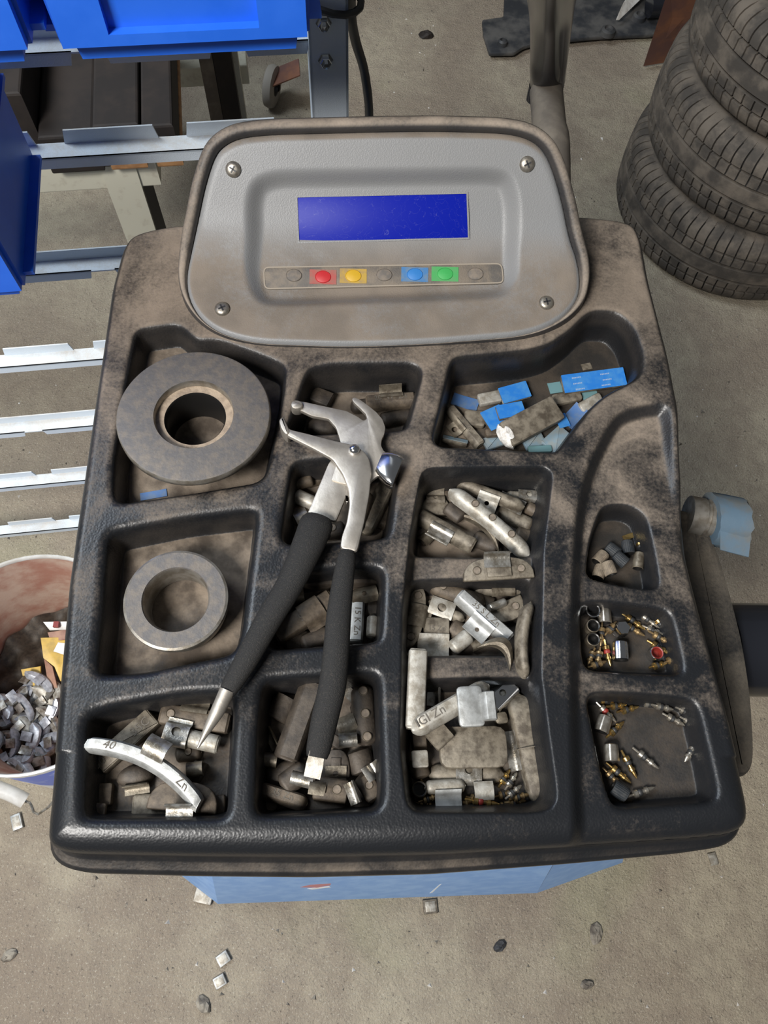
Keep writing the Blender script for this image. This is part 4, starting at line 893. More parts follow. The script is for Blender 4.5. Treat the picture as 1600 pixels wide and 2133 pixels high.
W_('slab', 'C1', (1090, 926, 1132, 912), .012, .004, 'film_pale', 'light blue stick-on weight half hidden under the lead block', name='adhesive_weight', r=.08)
W_('slab', 'C1', (1100, 936, 1150, 934), .006, .003, 'film_teal', 'dark teal strip along the front wall below the lead block', name='adhesive_weight')
W_('slab', 'C1', (1008, 928, 1050, 914), .011, .004, 'film_pale', 'pale blue stick-on weight left of the white broken end', name='adhesive_weight', r=.08)
W_('slab', 'C1', (1010, 904, 1040, 902), .007, .005, 'brown', 'brown stick-on weight stub left of the lead block', name='adhesive_weight')
W_('slab', 'C1', (966, 872, 1010, 876), .014, .006, 'tan', 'tan rounded stick-on weight behind the stamped bar and clip', name='adhesive_weight', r=.2)
W_('film', 'C1', (942, 830, 996, 846), .011, 0, 'film_dusty', 'dusty blue film strip under the pocket back wall', curl=.02)
W_('slab', 'C1', (996, 835, 1042, 826), .0105, .005, 'pale', 'pale grey stick-on weight between two blue films', name='adhesive_weight', r=.15)
W_('slab', 'C1', (1010, 884, 1050, 866), .018, .004, 'tan', 'blue filmed weight standing behind the lead block', name='adhesive_weight', film='film', r=.06)
W_('slab', 'C1', (1036, 862, 1090, 852), .012, .004, 'tan', 'blue filmed strip lying under the torn blue square', name='adhesive_weight', film='film', r=.06)
W_('slab', 'C1', (1042, 826, 1100, 810), .014, .004, 'pale', 'torn blue filmed square above the lead block', name='adhesive_weight', film='film', r=.05, tilt=(8, 0))
BB = W_('slab', 'C1', (1171, 801, 1300, 784), .0155, .005, 'tan', 'large blue filmed stick-on weight at the right of the pocket', name='adhesive_weight', film='film', r=.04, tilt=(10, 0), lift=.003)
for i, (x, y) in enumerate([(-.014, .004), (-.014, -.001), (-.013, -.006), (.010, .004), (.011, -.001), (.009, -.0055)]):
    mb = MB()
    for j in range(6): mb.add(*box(x-.004+j*.0013, x-.0031+j*.0013, y-.0006, y+.0006, .0056, .00572))
    mb.v = [tuple(np.array(v)@np.array(Matrix.Rotation(math.radians(10), 3, 'X')).T) for v in mb.v]; o = mb.obj('faint_print', 'film_print', BB, False); o['kind'] = 'stuff'
LB = W_('slab', 'C1', (1050, 905, 1158, 846), .021, .011, 'tan', 'thick brown lead block with a white broken end', name='lead_block', cat='lead block', r=.1, lift=.002, tilt=(10, 3))
L_ = plen((1050, 905, 1158, 846), .93); V, Fc = b_lump(.0105, .0222, .0116, 'white_dust', 4)[0][1:3]; V = (np.array(V)+[-L_/2+.002, 0, -.0002])@np.array(Matrix.Rotation(math.radians(10), 3, 'X') @ Matrix.Rotation(math.radians(3), 3, 'Y')).T
link_mesh('broken_end', V, Fc, 'white_dust', LB)['label'] = 'white powdery broken end'
W_('bar', 'C1', (936, 846, 1002, 924), .0085, .007, 'tan', 'stamped bar weight with a holed clip in the blue film pocket', sec='hex', end='cut', text='35 Zn', tsize=.005, clip=HK(-1, .012, .0024, 'tab', -.1, mt='dsteel'), lift=.001)
W_('slab', 'C1', (922, 912, 974, 924), .005, .004, 'tan', 'thin beige strip with a pale blue edge in the left corner', name='adhesive_weight', film='film_pale', r=.1, tilt=(-35, 0))
W_('film', 'L1', (292, 1036, 348, 1026), .006, 0, 'film_dusty', 'narrow torn blue film strip on the floor below the large ring')
# --- upper middle pocket (under the plier jaws)
W_('bar', 'B1', (640, 818, 690, 838), .014, .008, 'dark', 'dark brown block weight behind the plier jaw tip', end='cut', sec='flat', lift=.001)
W_('bar', 'B1', (790, 876, 862, 862), .013, .008, 'dark', 'brown bar weight under the stamped 20 weight', end='round')
W_('bar', 'B1', (730, 848, 800, 838), .012, .006, 'dark', 'dark bar weight hidden behind the claw of the pliers')
W_('lump', 'B1', (638, 886, 708, 896), .016, .010, 'dark', 'rough oval lump of lead between the two plier jaws', seed=3)
W_('bar', 'B1', (763, 840, 864, 832), .011, .009, 'brown', 'tan bar weight stamped 20 W Zn beside the plier claw', sec='hex', end='cut', text='20  W  Zn', tsize=.006, clip=HK(1, .018, None, 'hook', .05, mt='dsteel'), lift=.002)
# --- middle pocket under the plier pivot
W_('bar', 'B2', (790, 1100, 818, 1040), .012, .007, 'brown', 'brown bar weight at the right wall behind the stamped 35 weight')
W_('bar', 'B2', (660, 1108, 720, 1100), .013, .007, 'dark', 'dark weight with a hole between the two plier handles', dims=(.1,))
W_('bar', 'B2', (592, 1076, 650, 1068), .015, .007, 'brown', 'brown rounded weight at the left wall under the plier plate')
W_('bar', 'B2', (640, 1000, 690, 985), .012, .007, 'brown', 'tan weight end behind the plier plate, upper left', end='cut')
W_('bar', 'B2', (610, 1008, 652, 996), .010, .006, 'brown', 'reddish brown weight end in the pocket corner by the plier plate')
W_('bar', 'B2', (612, 1022, 664, 1046), .011, .007, 'pale', 'pale pointed weight left of the plier plate', lift=.001)
W_('tab', 'B2', (614, 1080, 640, 1068), .010, 0, 'steel', 'small pale clip beside the left plier grip')
W_('bar', 'B2', (812, 1000, 757, 1112), .013, .010, 'tan', 'tan bar weight stamped 35 W Zn lying right of the plier handle', sec='hex', end='round', text='35  W  Zn', tsize=.007, flip=True, lift=.002)
W_('bar', 'B2', (740, 1108, 770, 1030), .009, .006, 'brown', 'brown weight strip between the plier handle and the 35 weight')
# --- pocket between the plier grips
W_('bar', 'B3', (612, 1214, 796, 1208), .009, .012, 'dark', 'long brown bar weight along the back wall behind both grips', sec='flat', lift=.001)
W_('bar', 'B3', (590, 1345, 650, 1330), .014, .006, 'dark', 'dark weight in the front corner below the stamped 35 bar')
W_('bar', 'B3', (628, 1345, 690, 1320), .014, .006, 'dark', 'brown weight end below the stamped 35 bar')
W_('loop', 'B3', (600, 1245, 632, 1240), .012, 0, 'dsteel', 'dark looped clip right of the left grip')
W_('bar', 'B3', (760, 1262, 796, 1270), .016, .007, 'dark', 'brown weight behind the holed clip at the right wall')
W_('bar', 'B3', (775, 1328, 778, 1280), .009, .009, 'pale', 'pale rounded stub weight at the right wall', lift=.001)
W_('bar', 'B3', (572, 1327, 694, 1248), .0145, .010, 'brown', 'tan bar weight stamped 35 between the plier grips', sec='flat', end='cut', text='35', tsize=.008, flip=True, clip=HK(-1, .016, None, 'over', .25, mt='brown'), lift=.002)
W_('bar', 'B3', (742, 1256, 737, 1338), .0125, .010, 'zinc', 'bright bar weight stamped 15 K Zn right of the right grip', sec='hex', end='cut', text='15 K Zn', tsize=.0062, lift=.002)
W_('tab', 'B3', (732, 1242, 786, 1230), .011, 0, 'dsteel', 'bent brown clip above the stamped 15 weight', curl=.4, hole=.0016)
# --- lower middle pocket (under the right grip end)
G4 = 'B4'  # weights in this pocket use the darker lead tones
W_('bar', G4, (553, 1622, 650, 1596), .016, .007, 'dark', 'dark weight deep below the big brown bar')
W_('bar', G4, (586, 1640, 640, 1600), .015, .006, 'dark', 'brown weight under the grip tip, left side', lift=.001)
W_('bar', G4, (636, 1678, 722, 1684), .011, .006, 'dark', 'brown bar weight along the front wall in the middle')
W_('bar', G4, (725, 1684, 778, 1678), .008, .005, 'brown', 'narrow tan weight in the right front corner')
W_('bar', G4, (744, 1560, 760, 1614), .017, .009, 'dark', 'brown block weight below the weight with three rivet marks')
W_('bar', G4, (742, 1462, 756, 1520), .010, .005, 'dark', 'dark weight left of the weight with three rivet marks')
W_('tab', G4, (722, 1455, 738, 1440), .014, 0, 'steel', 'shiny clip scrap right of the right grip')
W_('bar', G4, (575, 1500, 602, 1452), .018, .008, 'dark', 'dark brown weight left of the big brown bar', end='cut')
W_('fold', G4, (555, 1518, 576, 1560), .006, 0, 'dsteel', 'thin dull clip leaning on the left wall')
W_('loop', G4, (546, 1580, 572, 1584), .012, 0, 'dsteel', 'looped clip near the left wall below the thin clip')
W_('bar', G4, (690, 1556, 704, 1532), .018, .008, 'dark', 'brown weight end peeking out right of the grip')
W_('slab', G4, (540, 1684, 574, 1664), .012, .003, 'brown', 'tan square clip tab with a dark hole in the left front corner')
W_('bar', G4, (538, 1644, 640, 1676), .0105, .009, 'brown', 'tan bar weight with worn stamped letters in the left front corner', sec='hex', text='35 Zn', tsize=.006)
W_('d', G4, (670, 1588, 730, 1588), .017, .006, 'dark', 'dark half-moon weight with a worn clip right of the grip tip', dims=(), clip=HK(-1, .014, .0018, 'hook', mt='dsteel'), tilt=(6, 0))
W_('bar', G4, (654, 1640, 724, 1650), .0145, .009, 'brown', 'tan weight with one rivet mark below the grip tip', sec='flat', end='cut', dims=(.35,), clip=HK(1, .010, None, 'stand', -.75, mt='dsteel'))
W_('loop', G4, (618, 1622, 642, 1628), .014, 0, 'steel', 'curled clip loop touching the steel grip tip')
W_('fold', G4, (726, 1630, 742, 1674), .007, 0, 'steel', 'thin shiny clip edge in the right front part')
W_('bar', G4, (752, 1612, 786, 1668), .012, .008, 'brown', 'tan weight with clip loops in the right front corner', sec='flat', dims=(-.1,), clip=HK(1, .010, None, 'hook', -.7))
W_('bar', G4, (753, 1426, 764, 1552), .0155, .009, 'dark', 'brown rounded weight with three rivet marks at the right wall', dims=(-.75, 0, .75), lift=.001)
W_('tab', G4, (704, 1520, 742, 1506), .014, 0, 'dsteel', 'grey curved clip beside the right grip', curl=.35)
W_('loop', G4, (712, 1542, 738, 1540), .012, 0, 'steel', 'bright clip loop below the grey curved clip')
W_('bar', G4, (652, 1420, 594, 1582), .0165, .012, 'dark', 'big dark brown bar weight leaning left of the right grip', sec='hex', end='cut', lift=.003)
# --- lower left pocket
G3 = 'L3'  # several weights here use a darker lead tone
W_('bar', G3, (400, 1682, 470, 1676), .012, .006, 'brown', 'dark tan weight in the right front corner of the lower left pocket', sec='flat', end='cut')
W_('bar', G3, (277, 1682, 410, 1676), .0155, .007, 'tan', 'tan bar weight stamped 30 along the front wall', sec='flat', end='cut', text='30', tsize=.006)
W_('d', G3, (312, 1652, 456, 1664), .017, .006, 'brown', 'half-moon weight lying under the long 40 weight', dims=(), pad=False, lift=.001)
W_('slab', G3, (194, 1656, 236, 1654), .0135, .007, 'brown', 'small square tan weight at the left wall', r=.14)
W_('slab', G3, (188, 1686, 222, 1686), .0075, .004, 'brown', 'tiny pale tab below the small square weight', r=.2)
W_('slab', G3, (322, 1492, 206, 1596), .0135, .009, 'tan', 'flat bar weight stamped 35C crossing under the long 40 weight', r=.06)
V, Fc = text_mesh('35C', .008); V = np.array(V); V[:, :2] *= -1
TX = [o for o in bpy.data.objects if o.get('label', '').startswith('flat bar weight stamped 35C')][0]; link_mesh('marking', V+np.array([-.012, 0, .0091]), Fc, 'mark', TX, False)
V, Fc = text_mesh('50', .008); link_mesh('marking', np.array(V)*np.array([-1, -1, 1])+np.array([.020, 0, .0091]), Fc, 'mark', TX, False)
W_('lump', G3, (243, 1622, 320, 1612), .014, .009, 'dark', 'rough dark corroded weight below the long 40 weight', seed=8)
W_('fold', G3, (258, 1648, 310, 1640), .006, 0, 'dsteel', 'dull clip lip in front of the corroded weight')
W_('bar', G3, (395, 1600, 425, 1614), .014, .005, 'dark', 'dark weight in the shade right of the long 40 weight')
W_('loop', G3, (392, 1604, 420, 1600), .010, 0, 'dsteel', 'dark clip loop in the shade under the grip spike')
W_('bar', G3, (364, 1570, 420, 1566), .011, .006, 'brown', 'brown weight with a dark hole below the holed steel clip', dims=(.05,))
W_('bar', G3, (334, 1486, 478, 1508), .0135, .008, 'brown', 'mottled tan weight with rivet marks and a holed grey clip', sec='flat', end='cut', dims=(-.68, .58), clip=HK(1, .018, .0026, 'tab', -.05, mt='dsteel'), lift=.001)
W_('bar', G3, (343, 1526, 454, 1550), .0115, .007, 'pale', 'pale bar weight with a holed shiny clip below the mottled weight', end='cut', clip=HK(1, .016, .0030, 'over', -.55, mt='steel', hv=.5), lift=.001)
W_('bar', G3, (192, 1540, 420, 1662), .0105, .010, 'zinc', 'long bright curved weight stamped 40 and Zn', sec='hex', end='cut', bend=.009, lift=.003, text='40                     Zn', tsize=.0075)
W_('tab', G3, (304, 1548, 346, 1570), .013, 0, 'steel', 'bright curved clip on the long 40 weight', curl=.3)
W_('fold', G3, (350, 1690, 405, 1690), .008, 0, 'steel', 'pale folded clip on top of the stamped 30 weight')
# --- right middle column, upper pocket
G = 'C2'
W_('bar', G, (1074, 1108, 1118, 1122), .012, .006, 'brown', 'brown weight under the lower end of the long riveted bar')
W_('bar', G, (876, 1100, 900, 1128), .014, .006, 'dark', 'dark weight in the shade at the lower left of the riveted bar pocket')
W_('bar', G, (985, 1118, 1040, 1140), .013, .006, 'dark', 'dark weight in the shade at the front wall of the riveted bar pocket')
W_('bar', G, (905, 1020, 950, 1040), .014, .006, 'brown', 'brown weight behind the half-round tan weight')
W_('boat', G, (952, 1064, 1048, 1142), .008, .009, 'dsteel', 'thin curved weight with a shiny edge below the long riveted bar')
W_('fold', G, (902, 1004, 948, 1010), .008, 0, 'dsteel', 'dark clip with a bright edge in the upper left corner')
W_('bar', G, (1096, 1054, 1128, 1072), .010, .007, 'brown', 'small brown weight at the right wall above the tan one')
W_('d', G, (876, 1052, 938, 1052), .014, .007, 'tan', 'half-round tan weight with a holed clip at the left wall', dims=(), pad=False, clip=HK(1, .014, .0016, 'hook', mt='tan'), tilt=(8, 0))
W_('bar', G, (930, 1052, 965, 1080), .012, .005, 'dark', 'dark weight under the upper end of the long riveted bar')
W_('bar', G, (1036, 1060, 1112, 1096), .0125, .007, 'tan', 'tan weight with a shiny clip edge right of the long riveted bar', clip=HK(1, .020, None, 'hook', -.5))
W_('tab', G, (880, 1128, 902, 1104), .009, 0, 'dsteel', 'dark curved clip in the lower left corner', curl=.4)
W_('bar', G, (872, 1072, 988, 1136), .0125, .009, 'tan', 'wide tan bar weight at the lower left with a bright clip', end='cut', clip=HK(-1, .018, None, 'hook', -.1), lift=.001)
W_('boat', G, (994, 1008, 1132, 1008), .010, .012, 'tan', 'arched half-moon weight along the back wall', lift=.001)
W_('bar', G, (1052, 1030, 1136, 1036), .008, .006, 'pale', 'pale weight with a holed clip at the upper right', clip=HK(1, .016, .0022, 'over', .15, hv=.42, mt='steel'))
W_('bar', G, (950, 1004, 1092, 1056), .0095, .008, 'tan', 'tan bar weight carrying a pale square tab', clip=HK(-1, .016, .0018, 'tab', .0, mt='pale', hv=.6), lift=.001)
W_('bar', G, (941, 1018, 1104, 1154), .0125, .009, 'pale', 'long pale bar weight with three rivet marks across the pocket', dims=(-.42, .0, .48), bend=.002, lift=.003)
# --- right middle column, middle pocket
G = 'C3'
W_('bar', G, (938, 1302, 966, 1322), .014, .007, 'brown', 'brown stub weight right of the pale L-shaped weight')
W_('bar', G, (996, 1250, 1030, 1262), .012, .006, 'dark', 'dark weight behind the bright ridged bar')
W_('loop', G, (986, 1346, 1004, 1338), .010, 0, 'dsteel', 'dark clip loop at the front of the middle pocket')
W_('bar', G, (936, 1207, 986, 1226), .006, .006, 'dsteel', 'thin dull clip rail along the back wall')
W_('bar', G, (896, 1214, 1012, 1256), .013, .007, 'brown', 'brown weight with one rivet mark behind the bright ridged bar', dims=(-.55,), lift=.001)
W_('d', G, (1094, 1258, 1026, 1290), .014, .006, 'tan', 'tan half-moon weight with a rivet mark at the right', dims=(-.4,), pad=False, lift=.001)
W_('bar', G, (1016, 1268, 1056, 1252), .006, .006, 'steel', 'small bright clip wedge left of the tan half-moon')
W_('bar', G, (984, 1226, 1108, 1220), .011, .006, 'tan', 'tan wavy weight carrying a holed brass coloured clip', end='round', clip=HK(1, .017, .0020, 'over', .0, mt='dsteel', hv=.52), lift=.001)
W_('d', G, (966, 1186, 1108, 1178), .015, .006, 'tan', 'half-moon weight with two rivet marks resting on the divider', dims=(-.62, .62), base=T-.013, tilt=(10, 0))
W_('fold', G, (1010, 1167, 1062, 1165), .010, 0, 'steel', 'folded grey clip lying on the divider beside the half-moon', base=T-.013)
W_('bar', G, (941, 1352, 980, 1320), .011, .006, 'pale', 'pale leaf shaped weight at the front of the middle pocket')
W_('bar', G, (882, 1310, 936, 1312), .017, .007, 'tan', 'pale L-shaped weight with worn stamp at the left', sec='flat', end='cut', text='15 Zn', tsize=.005, clip=HK(-1, .022, None, 'tab', -.25, mt='pale'))
W_('bar', G, (1099, 1256, 1088, 1408), .009, .012, 'tan', 'long curved tan weight leaning along the right wall', bend=-.004, base=T-.014)
W_('boat', G, (1006, 1334, 1072, 1380), .011, .010, 'dsteel', 'boat shaped dark weight across the lower divider', base=T-.014)
W_('d', G, (878, 1216, 855, 1352), .012, .006, 'tan', 'upright weight with two rivet marks and a slot along the left wall', dims=(-.6, .65), clip=HK(1, .016, .0018, 'over', .0, mt='dsteel'), lift=.002)
W_('bar', G, (893, 1252, 968, 1292), .008, .006, 'tan', 'weight end carrying a pale tab with a large hole', lift=.001)
W_('tab', G, (896, 1256, 946, 1274), .013, 0, 'pale', 'pale square tab with a large hole', curl=.12, hole=.0032)
W_('bar', G, (957, 1238, 1062, 1330), .0105, .010, 'zinc', 'bright ridged zinc bar with stamped characters and a clip tab', sec='hex', end='cut', text='35 S L Zn', tsize=.006, clip=HK(-1, .018, .0016, 'tab', .1, mt='zinc'), lift=.003)
# --- right middle column, lower pocket
G = 'C4'
CG = dict(cat='valve core')
def core(pocket, e, lab, mt_='brass', seal='black_seal', L=None, lift=0, grp=None):
    L = plen(e, floor_of(pocket)+.004); return put('valve_core', b_core(max(L, .014), mt_, seal), pocket, e, lab, 'valve core', grp, (random.uniform(-30, 30), random.uniform(-3, 3)), lift)
for e in [(862, 1672, 910, 1678), (906, 1676, 950, 1672), (940, 1676, 985, 1670), (1010, 1676, 1060, 1678), (1050, 1672, 1096, 1668), (970, 1660, 1012, 1668), (1030, 1660, 1070, 1650), (1062, 1665, 1100, 1655), (880, 1668, 905, 1660)]:
    core(G, e, 'brass valve core in the litter along the front wall of the long column', 'brass_dull', grp='valve cores under the long column weights')
core(G, (854, 1594, 880, 1630), 'red sealed valve core standing at the left wall above the cap', 'brass_dull', 'red_seal')
core(G, (1038, 1640, 1062, 1604), 'brass valve core pointing up beside the thin clip rod', 'brass')
core(G, (1056, 1640, 1072, 1616), 'dull valve core left of the long two-part weight', 'nickel')
core(G, (1054, 1664, 1086, 1636), 'short valve core in the corner beside the two-part weight', 'nickel')
core(G, (968, 1664, 1040, 1676), 'bright valve core with a red seal along the front wall', 'brass', 'red_seal', lift=.001)
put('valve_stem_cover', b_cap(.0050, .011, 'dsteel'), G, (858, 1646, 888, 1644), 'open dull metal valve cap in the left front corner of the column', 'valve cap')
W_('bar', G, (855, 1540, 890, 1536), .018, .007, 'brown', 'round brown weight end at the left wall')
W_('bar', G, (868, 1578, 880, 1622), .012, .006, 'brown', 'brown weight strip below the holed tab at the left wall')
W_('slab', G, (857, 1582, 892, 1580), .011, .003, 'pale', 'small pale tab with notch at the left wall', r=.15)
W_('bar', G, (892, 1610, 1050, 1612), .012, .006, 'tan', 'tan bar weight below the slab carrying a holed clip', lift=.001, clip=HK(1, .017, .0026, 'over', .05, mt='steel', hv=.5))
W_('bar', G, (885, 1640, 970, 1636), .009, .006, 'pale', 'pale bar weight with a bright clip above the front wall', clip=HK(-1, .017, None, 'tab', .1, mt='zinc'))
W_('tab', G, (988, 1648, 1028, 1646), .011, 0, 'pale', 'pale folded tab above the bright red sealed core', curl=.2)
W_('slab', G, (915, 1558, 1054, 1556), .0265, .008, 'tan', 'big rounded tan slab weight in the middle of the pocket', r=.28)
W_('slab', G, (1030, 1500, 1056, 1494), .008, .007, 'dsteel', 'dark knob weight right of the big tabbed weight', r=.3)
W_('fold', G, (1060, 1522, 1076, 1606), .008, 0, 'steel', 'thin upright clip rod between the slab and the two-part weight')
W_('bar', G, (882, 1352, 1078, 1382), .020, .002, 'tan', 'flat tan strip on the divider under the boat weight', sec='flat', end='cut') if False else None
W_('bar', G, (871, 1356, 864, 1516), .0125, .009, 'pale', 'pale flat bar weight standing along the left wall', sec='flat', end='cut', base=T-.0135)
W_('bar', G, (900, 1548, 932, 1518), .013, .006, 'tan', 'tan clip foot under the stamped bar', sec='flat', end='cut')
W_('bar', G, (1078, 1446, 1130, 1676), .0165, .010, 'tan', 'long two-part tan weight along the right wall', sec='flat', end='round', lift=.001, clip=HK(1, .0005, None, 'over', .0, mt='tan'))
W_('bar', G, (1012, 1478, 1072, 1420), .0125, .008, 'steel', 'shiny weight with a holed chrome clip at the top right', end='cut', clip=HK(1, .020, .0024, 'over', .1, mt='chrome', hv=.42), lift=.001)
W_('bar', G, (862, 1520, 1016, 1430), .0125, .011, 'pale', 'large pale bar weight with stamped letters', sec='hex', text='IGI Zn              ', tsize=.008, lift=.003)
W_('slab', G, (976, 1432, 984, 1512), .0165, .004, 'zinc', 'large pale clip tab across the stamped bar', r=.2, name='weight_clip', cat='clip', lift=.001)
W_('bar', G, (1010, 1448, 1016, 1504), .009, .006, 'zinc', 'smaller pale folded tab right of the large clip tab', sec='hex', end='cut')
W_('fold', G, (905, 1418, 903, 1470), .009, 0, 'steel', 'small upright clip beside the pale flat bar')
# --- right hand pockets
R1 = 'R1'
W_('film', R1, (1298, 1122, 1332, 1110), .004, 0, 'brass', 'thin shiny foil sliver behind the black caps', name='foil_sliver')
core(R1, (1328, 1122, 1342, 1158), 'copper coloured valve core beside the metal sleeve', 'brass')
put('valve_stem_cover', b_cap(.0040, .013, 'dsteel', lying=True), R1, (1328, 1186, 1332, 1150), 'dull metal sleeve cap lying on its side at the right', 'valve cap')
for e, mt_, lab in [((1246, 1200, 1252, 1182), 'cap_tan', 'dusty tan cap in the left front corner of the small pocket'), ((1284, 1152, 1268, 1140), 'cap_black', 'slate black plastic cap at the back left of the cap pile'), ((1310, 1152, 1306, 1128), 'cap_black', 'slate black plastic cap at the back right of the cap pile'),
                    ((1302, 1170, 1286, 1156), 'cap_black', 'black ribbed cap in the middle of the cap pile'), ((1276, 1190, 1268, 1170), 'cap_tan', 'brown dusty cap at the front of the cap pile'), ((1248, 1166, 1262, 1150), 'cap_tan', 'light tan cap at the left of the cap pile')]:
    put('valve_stem_cover', b_cap(.0046, .0105, mt_, lying=True, ribs=24), R1, e, lab, 'valve cap')
R2 = 'R2'
for e in [(1238, 1352, 1226, 1384), (1248, 1350, 1244, 1388), (1232, 1388, 1256, 1380)]: core(R2, e, 'dull brass valve core in the dark left corner of the valve pocket', 'brass_dull', grp='dull valve cores in the left corner')
core(R2, (1254, 1296, 1251, 1346), 'brass valve core upright between the open caps', 'brass_dull'); core(R2, (1258, 1332, 1272, 1388), 'bright valve core with a red seal beside the torn cap', 'brass', 'red_seal')
core(R2, (1264, 1318, 1280, 1300), 'dark valve core left of the hexagon cap', 'brass_dull')
for e, lab, mt_ in [((1293, 1276, 1344, 1312), 'gold valve core, first of the row right of the hexagon cap', 'brass'), ((1298, 1294, 1346, 1322), 'dull valve core just below the first gold core', 'brass_dull'), ((1327, 1275, 1374, 1308), 'dusty valve core at the back wall, second from the left', 'nickel'), ((1360, 1279, 1396, 1324), 'valve core in the back right corner of the valve pocket', 'brass'),
                    ((1340, 1301, 1386, 1321), 'bright nickel valve core in the middle of the row', 'nickel'), ((1351, 1313, 1400, 1340), 'dull valve core below the bright nickel one', 'brass_dull'), ((1353, 1330, 1402, 1360), 'gold valve core above the red lined cap', 'brass'), ((1357, 1390, 1384, 1382), 'short gold valve core below the red lined cap', 'brass'), ((1386, 1380, 1412, 1368), 'dusty valve core in the right front corner', 'brass_dull'), ((1382, 1284, 1398, 1316), 'dusty valve core against the right wall', 'brass_dull')]:
    core(R2, e, lab, mt_)
put('valve_stem_cover', b_cap(.0052, .011, 'chrome'), R2, (1217, 1276, 1246, 1274), 'open chrome cap in the back left corner', 'valve cap')
put('valve_stem_cover', b_cap(.0048, .0105, 'nickel', lying=True, ribs=8), R2, (1260, 1296, 1258, 1270), 'silver cap lying on its side by the back wall', 'valve cap')
put('valve_stem_cover', b_cap(.0047, .010, 'dsteel'), R2, (1219, 1308, 1245, 1306), 'dull open cap below the chrome cap', 'valve cap')
put('valve_stem_cover', b_cap(.0047, .010, 'dsteel'), R2, (1219, 1336, 1245, 1334), 'second dull open cap, next to the front of the row', 'valve cap')
put('valve_stem_cover', b_cap(.0054, .010, 'chrome', up=False, hexa=True), R2, (1280, 1312, 1308, 1310), 'shiny hexagon cap standing upright', 'valve cap')
put('valve_stem_cover', b_cap(.0056, .0135, 'chrome', lying=True, ribs=10), R2, (1293, 1376, 1291, 1336), 'torn chrome cap lying below the hexagon cap', 'valve cap')
put('valve_stem_cover', b_cap(.0046, .010, 'chrome', 'red_seal'), R2, (1350, 1364, 1377, 1362), 'open chrome cap with red lining', 'valve cap')
R3 = 'R3'
for e, lab, mt_, sl in [((1238, 1458, 1290, 1458), 'brass valve core at the back left corner of the large valve pocket', 'brass', 'black_seal'), ((1262, 1472, 1306, 1468), 'gold valve core below the back left one', 'brass', 'black_seal'), ((1284, 1484, 1330, 1472), 'gold valve core, third along the back wall', 'brass', 'black_seal'), ((1330, 1464, 1380, 1470), 'shiny nickel valve core in the middle of the back wall', 'nickel', 'black_seal'), ((1356, 1468, 1402, 1478), 'nickel valve core right of the shiny middle one', 'nickel', 'black_seal'),
                        ((1394, 1462, 1440, 1474), 'dusty valve core in the back right corner', 'nickel', 'black_seal'), ((1408, 1472, 1450, 1490), 'thick dusty valve core at the right end', 'nickel', 'black_seal'), ((1418, 1494, 1454, 1512), 'dusty valve core against the right wall of the large valve pocket', 'nickel', 'black_seal'), ((1382, 1484, 1428, 1511), 'dust coated valve core pointing to the right front', 'nickel', 'black_seal'),
                        ((1262, 1537, 1300, 1503), 'gold valve core below the upper silver cap', 'brass', 'black_seal'), ((1318, 1556, 1371, 1602), 'lone nickel valve core in the middle of the dark floor', 'nickel', 'black_seal'), ((1450, 1550, 1426, 1587), 'pale dusty valve core alone near the right wall', 'nickel', 'black_seal'), ((1294, 1562, 1326, 1621), 'gold valve core right of the lower silver cap', 'brass', 'black_seal'),
                        ((1262, 1588, 1314, 1631), 'brass valve core below the lower silver cap', 'brass', 'black_seal'), ((1258, 1598, 1298, 1637), 'dull valve core at the left wall below the lower silver cap', 'brass_dull', 'black_seal'), ((1306, 1660, 1364, 1640), 'nickel valve core near the front wall', 'nickel', 'black_seal')]:
    core(R3, e, lab, mt_, sl)
put('valve_stem_cover', b_cap(.0050, .0115, 'nickel', lying=True, ribs=8), R3, (1252, 1524, 1262, 1492), 'upper silver cap at the left wall', 'valve cap')
put('valve_stem_cover', b_cap(.0050, .0115, 'nickel', lying=True, ribs=8), R3, (1274, 1584, 1272, 1552), 'lower silver cap at the left wall', 'valve cap')
core(R3, (1242, 1462, 1284, 1504), 'valve core with a red seal lying over the upper silver cap', 'nickel', 'red_seal')
put('valve_stem_cover', b_cap(.0052, .011, 'cap_black', lying=True, ribs=24), R3, (1280, 1640, 1304, 1656), 'black plastic cap in the left front corner', 'valve cap')
# ------------------------------------------------------------------ rings
zr = T+.014; c = (P(243, 862, zr)+P(562, 876, zr)+P(402, 730, zr)+P(400, 1006, zr))/4; R1_ = np.linalg.norm(P(243, 862, zr)-P(562, 876, zr))/2
E = empty('pressure_ring', (c[0], c[1], T-.0228), 'large dusty steel ring with a deep bored hub in the upper left pocket', 'ring'); h = .038
E.rotation_euler = (math.radians(-1.5), math.radians(1.0), 0)
link_mesh('flange_disc', *lathe([(R1_*.52, h), (R1_*.965, h), (R1_*.985, h-.0004)], 96)[:1], lathe([(R1_*.52, h), (R1_*.965, h), (R1_*.985, h-.0004)], 96)[1][:-2], 'ring', E, ang=60)
link_mesh('flange_edge', lathe([(R1_*.985, h-.0004), (R1_, h-.0016), (R1_, h-.0062), (R1_*.98, h-.0072), (R1_*.60, h-.0074)], 96)[0], lathe([(R1_*.985, h-.0004), (R1_, h-.0016), (R1_, h-.0062), (R1_*.98, h-.0072), (R1_*.60, h-.0074)], 96)[1][:-2], 'ring_edge', E, ang=60)
pr = [(R1_*.90, h-.0074), (R1_*.82, h-.0078), (R1_*.82, h-.0115), (R1_*.62, h-.0125), (R1_*.60, .001), (R1_*.58, 0), (R1_*.40, 0)]
V, Fc = lathe(pr, 72); link_mesh('lower_flange', V, Fc[:-2], 'ring', E, ang=30)
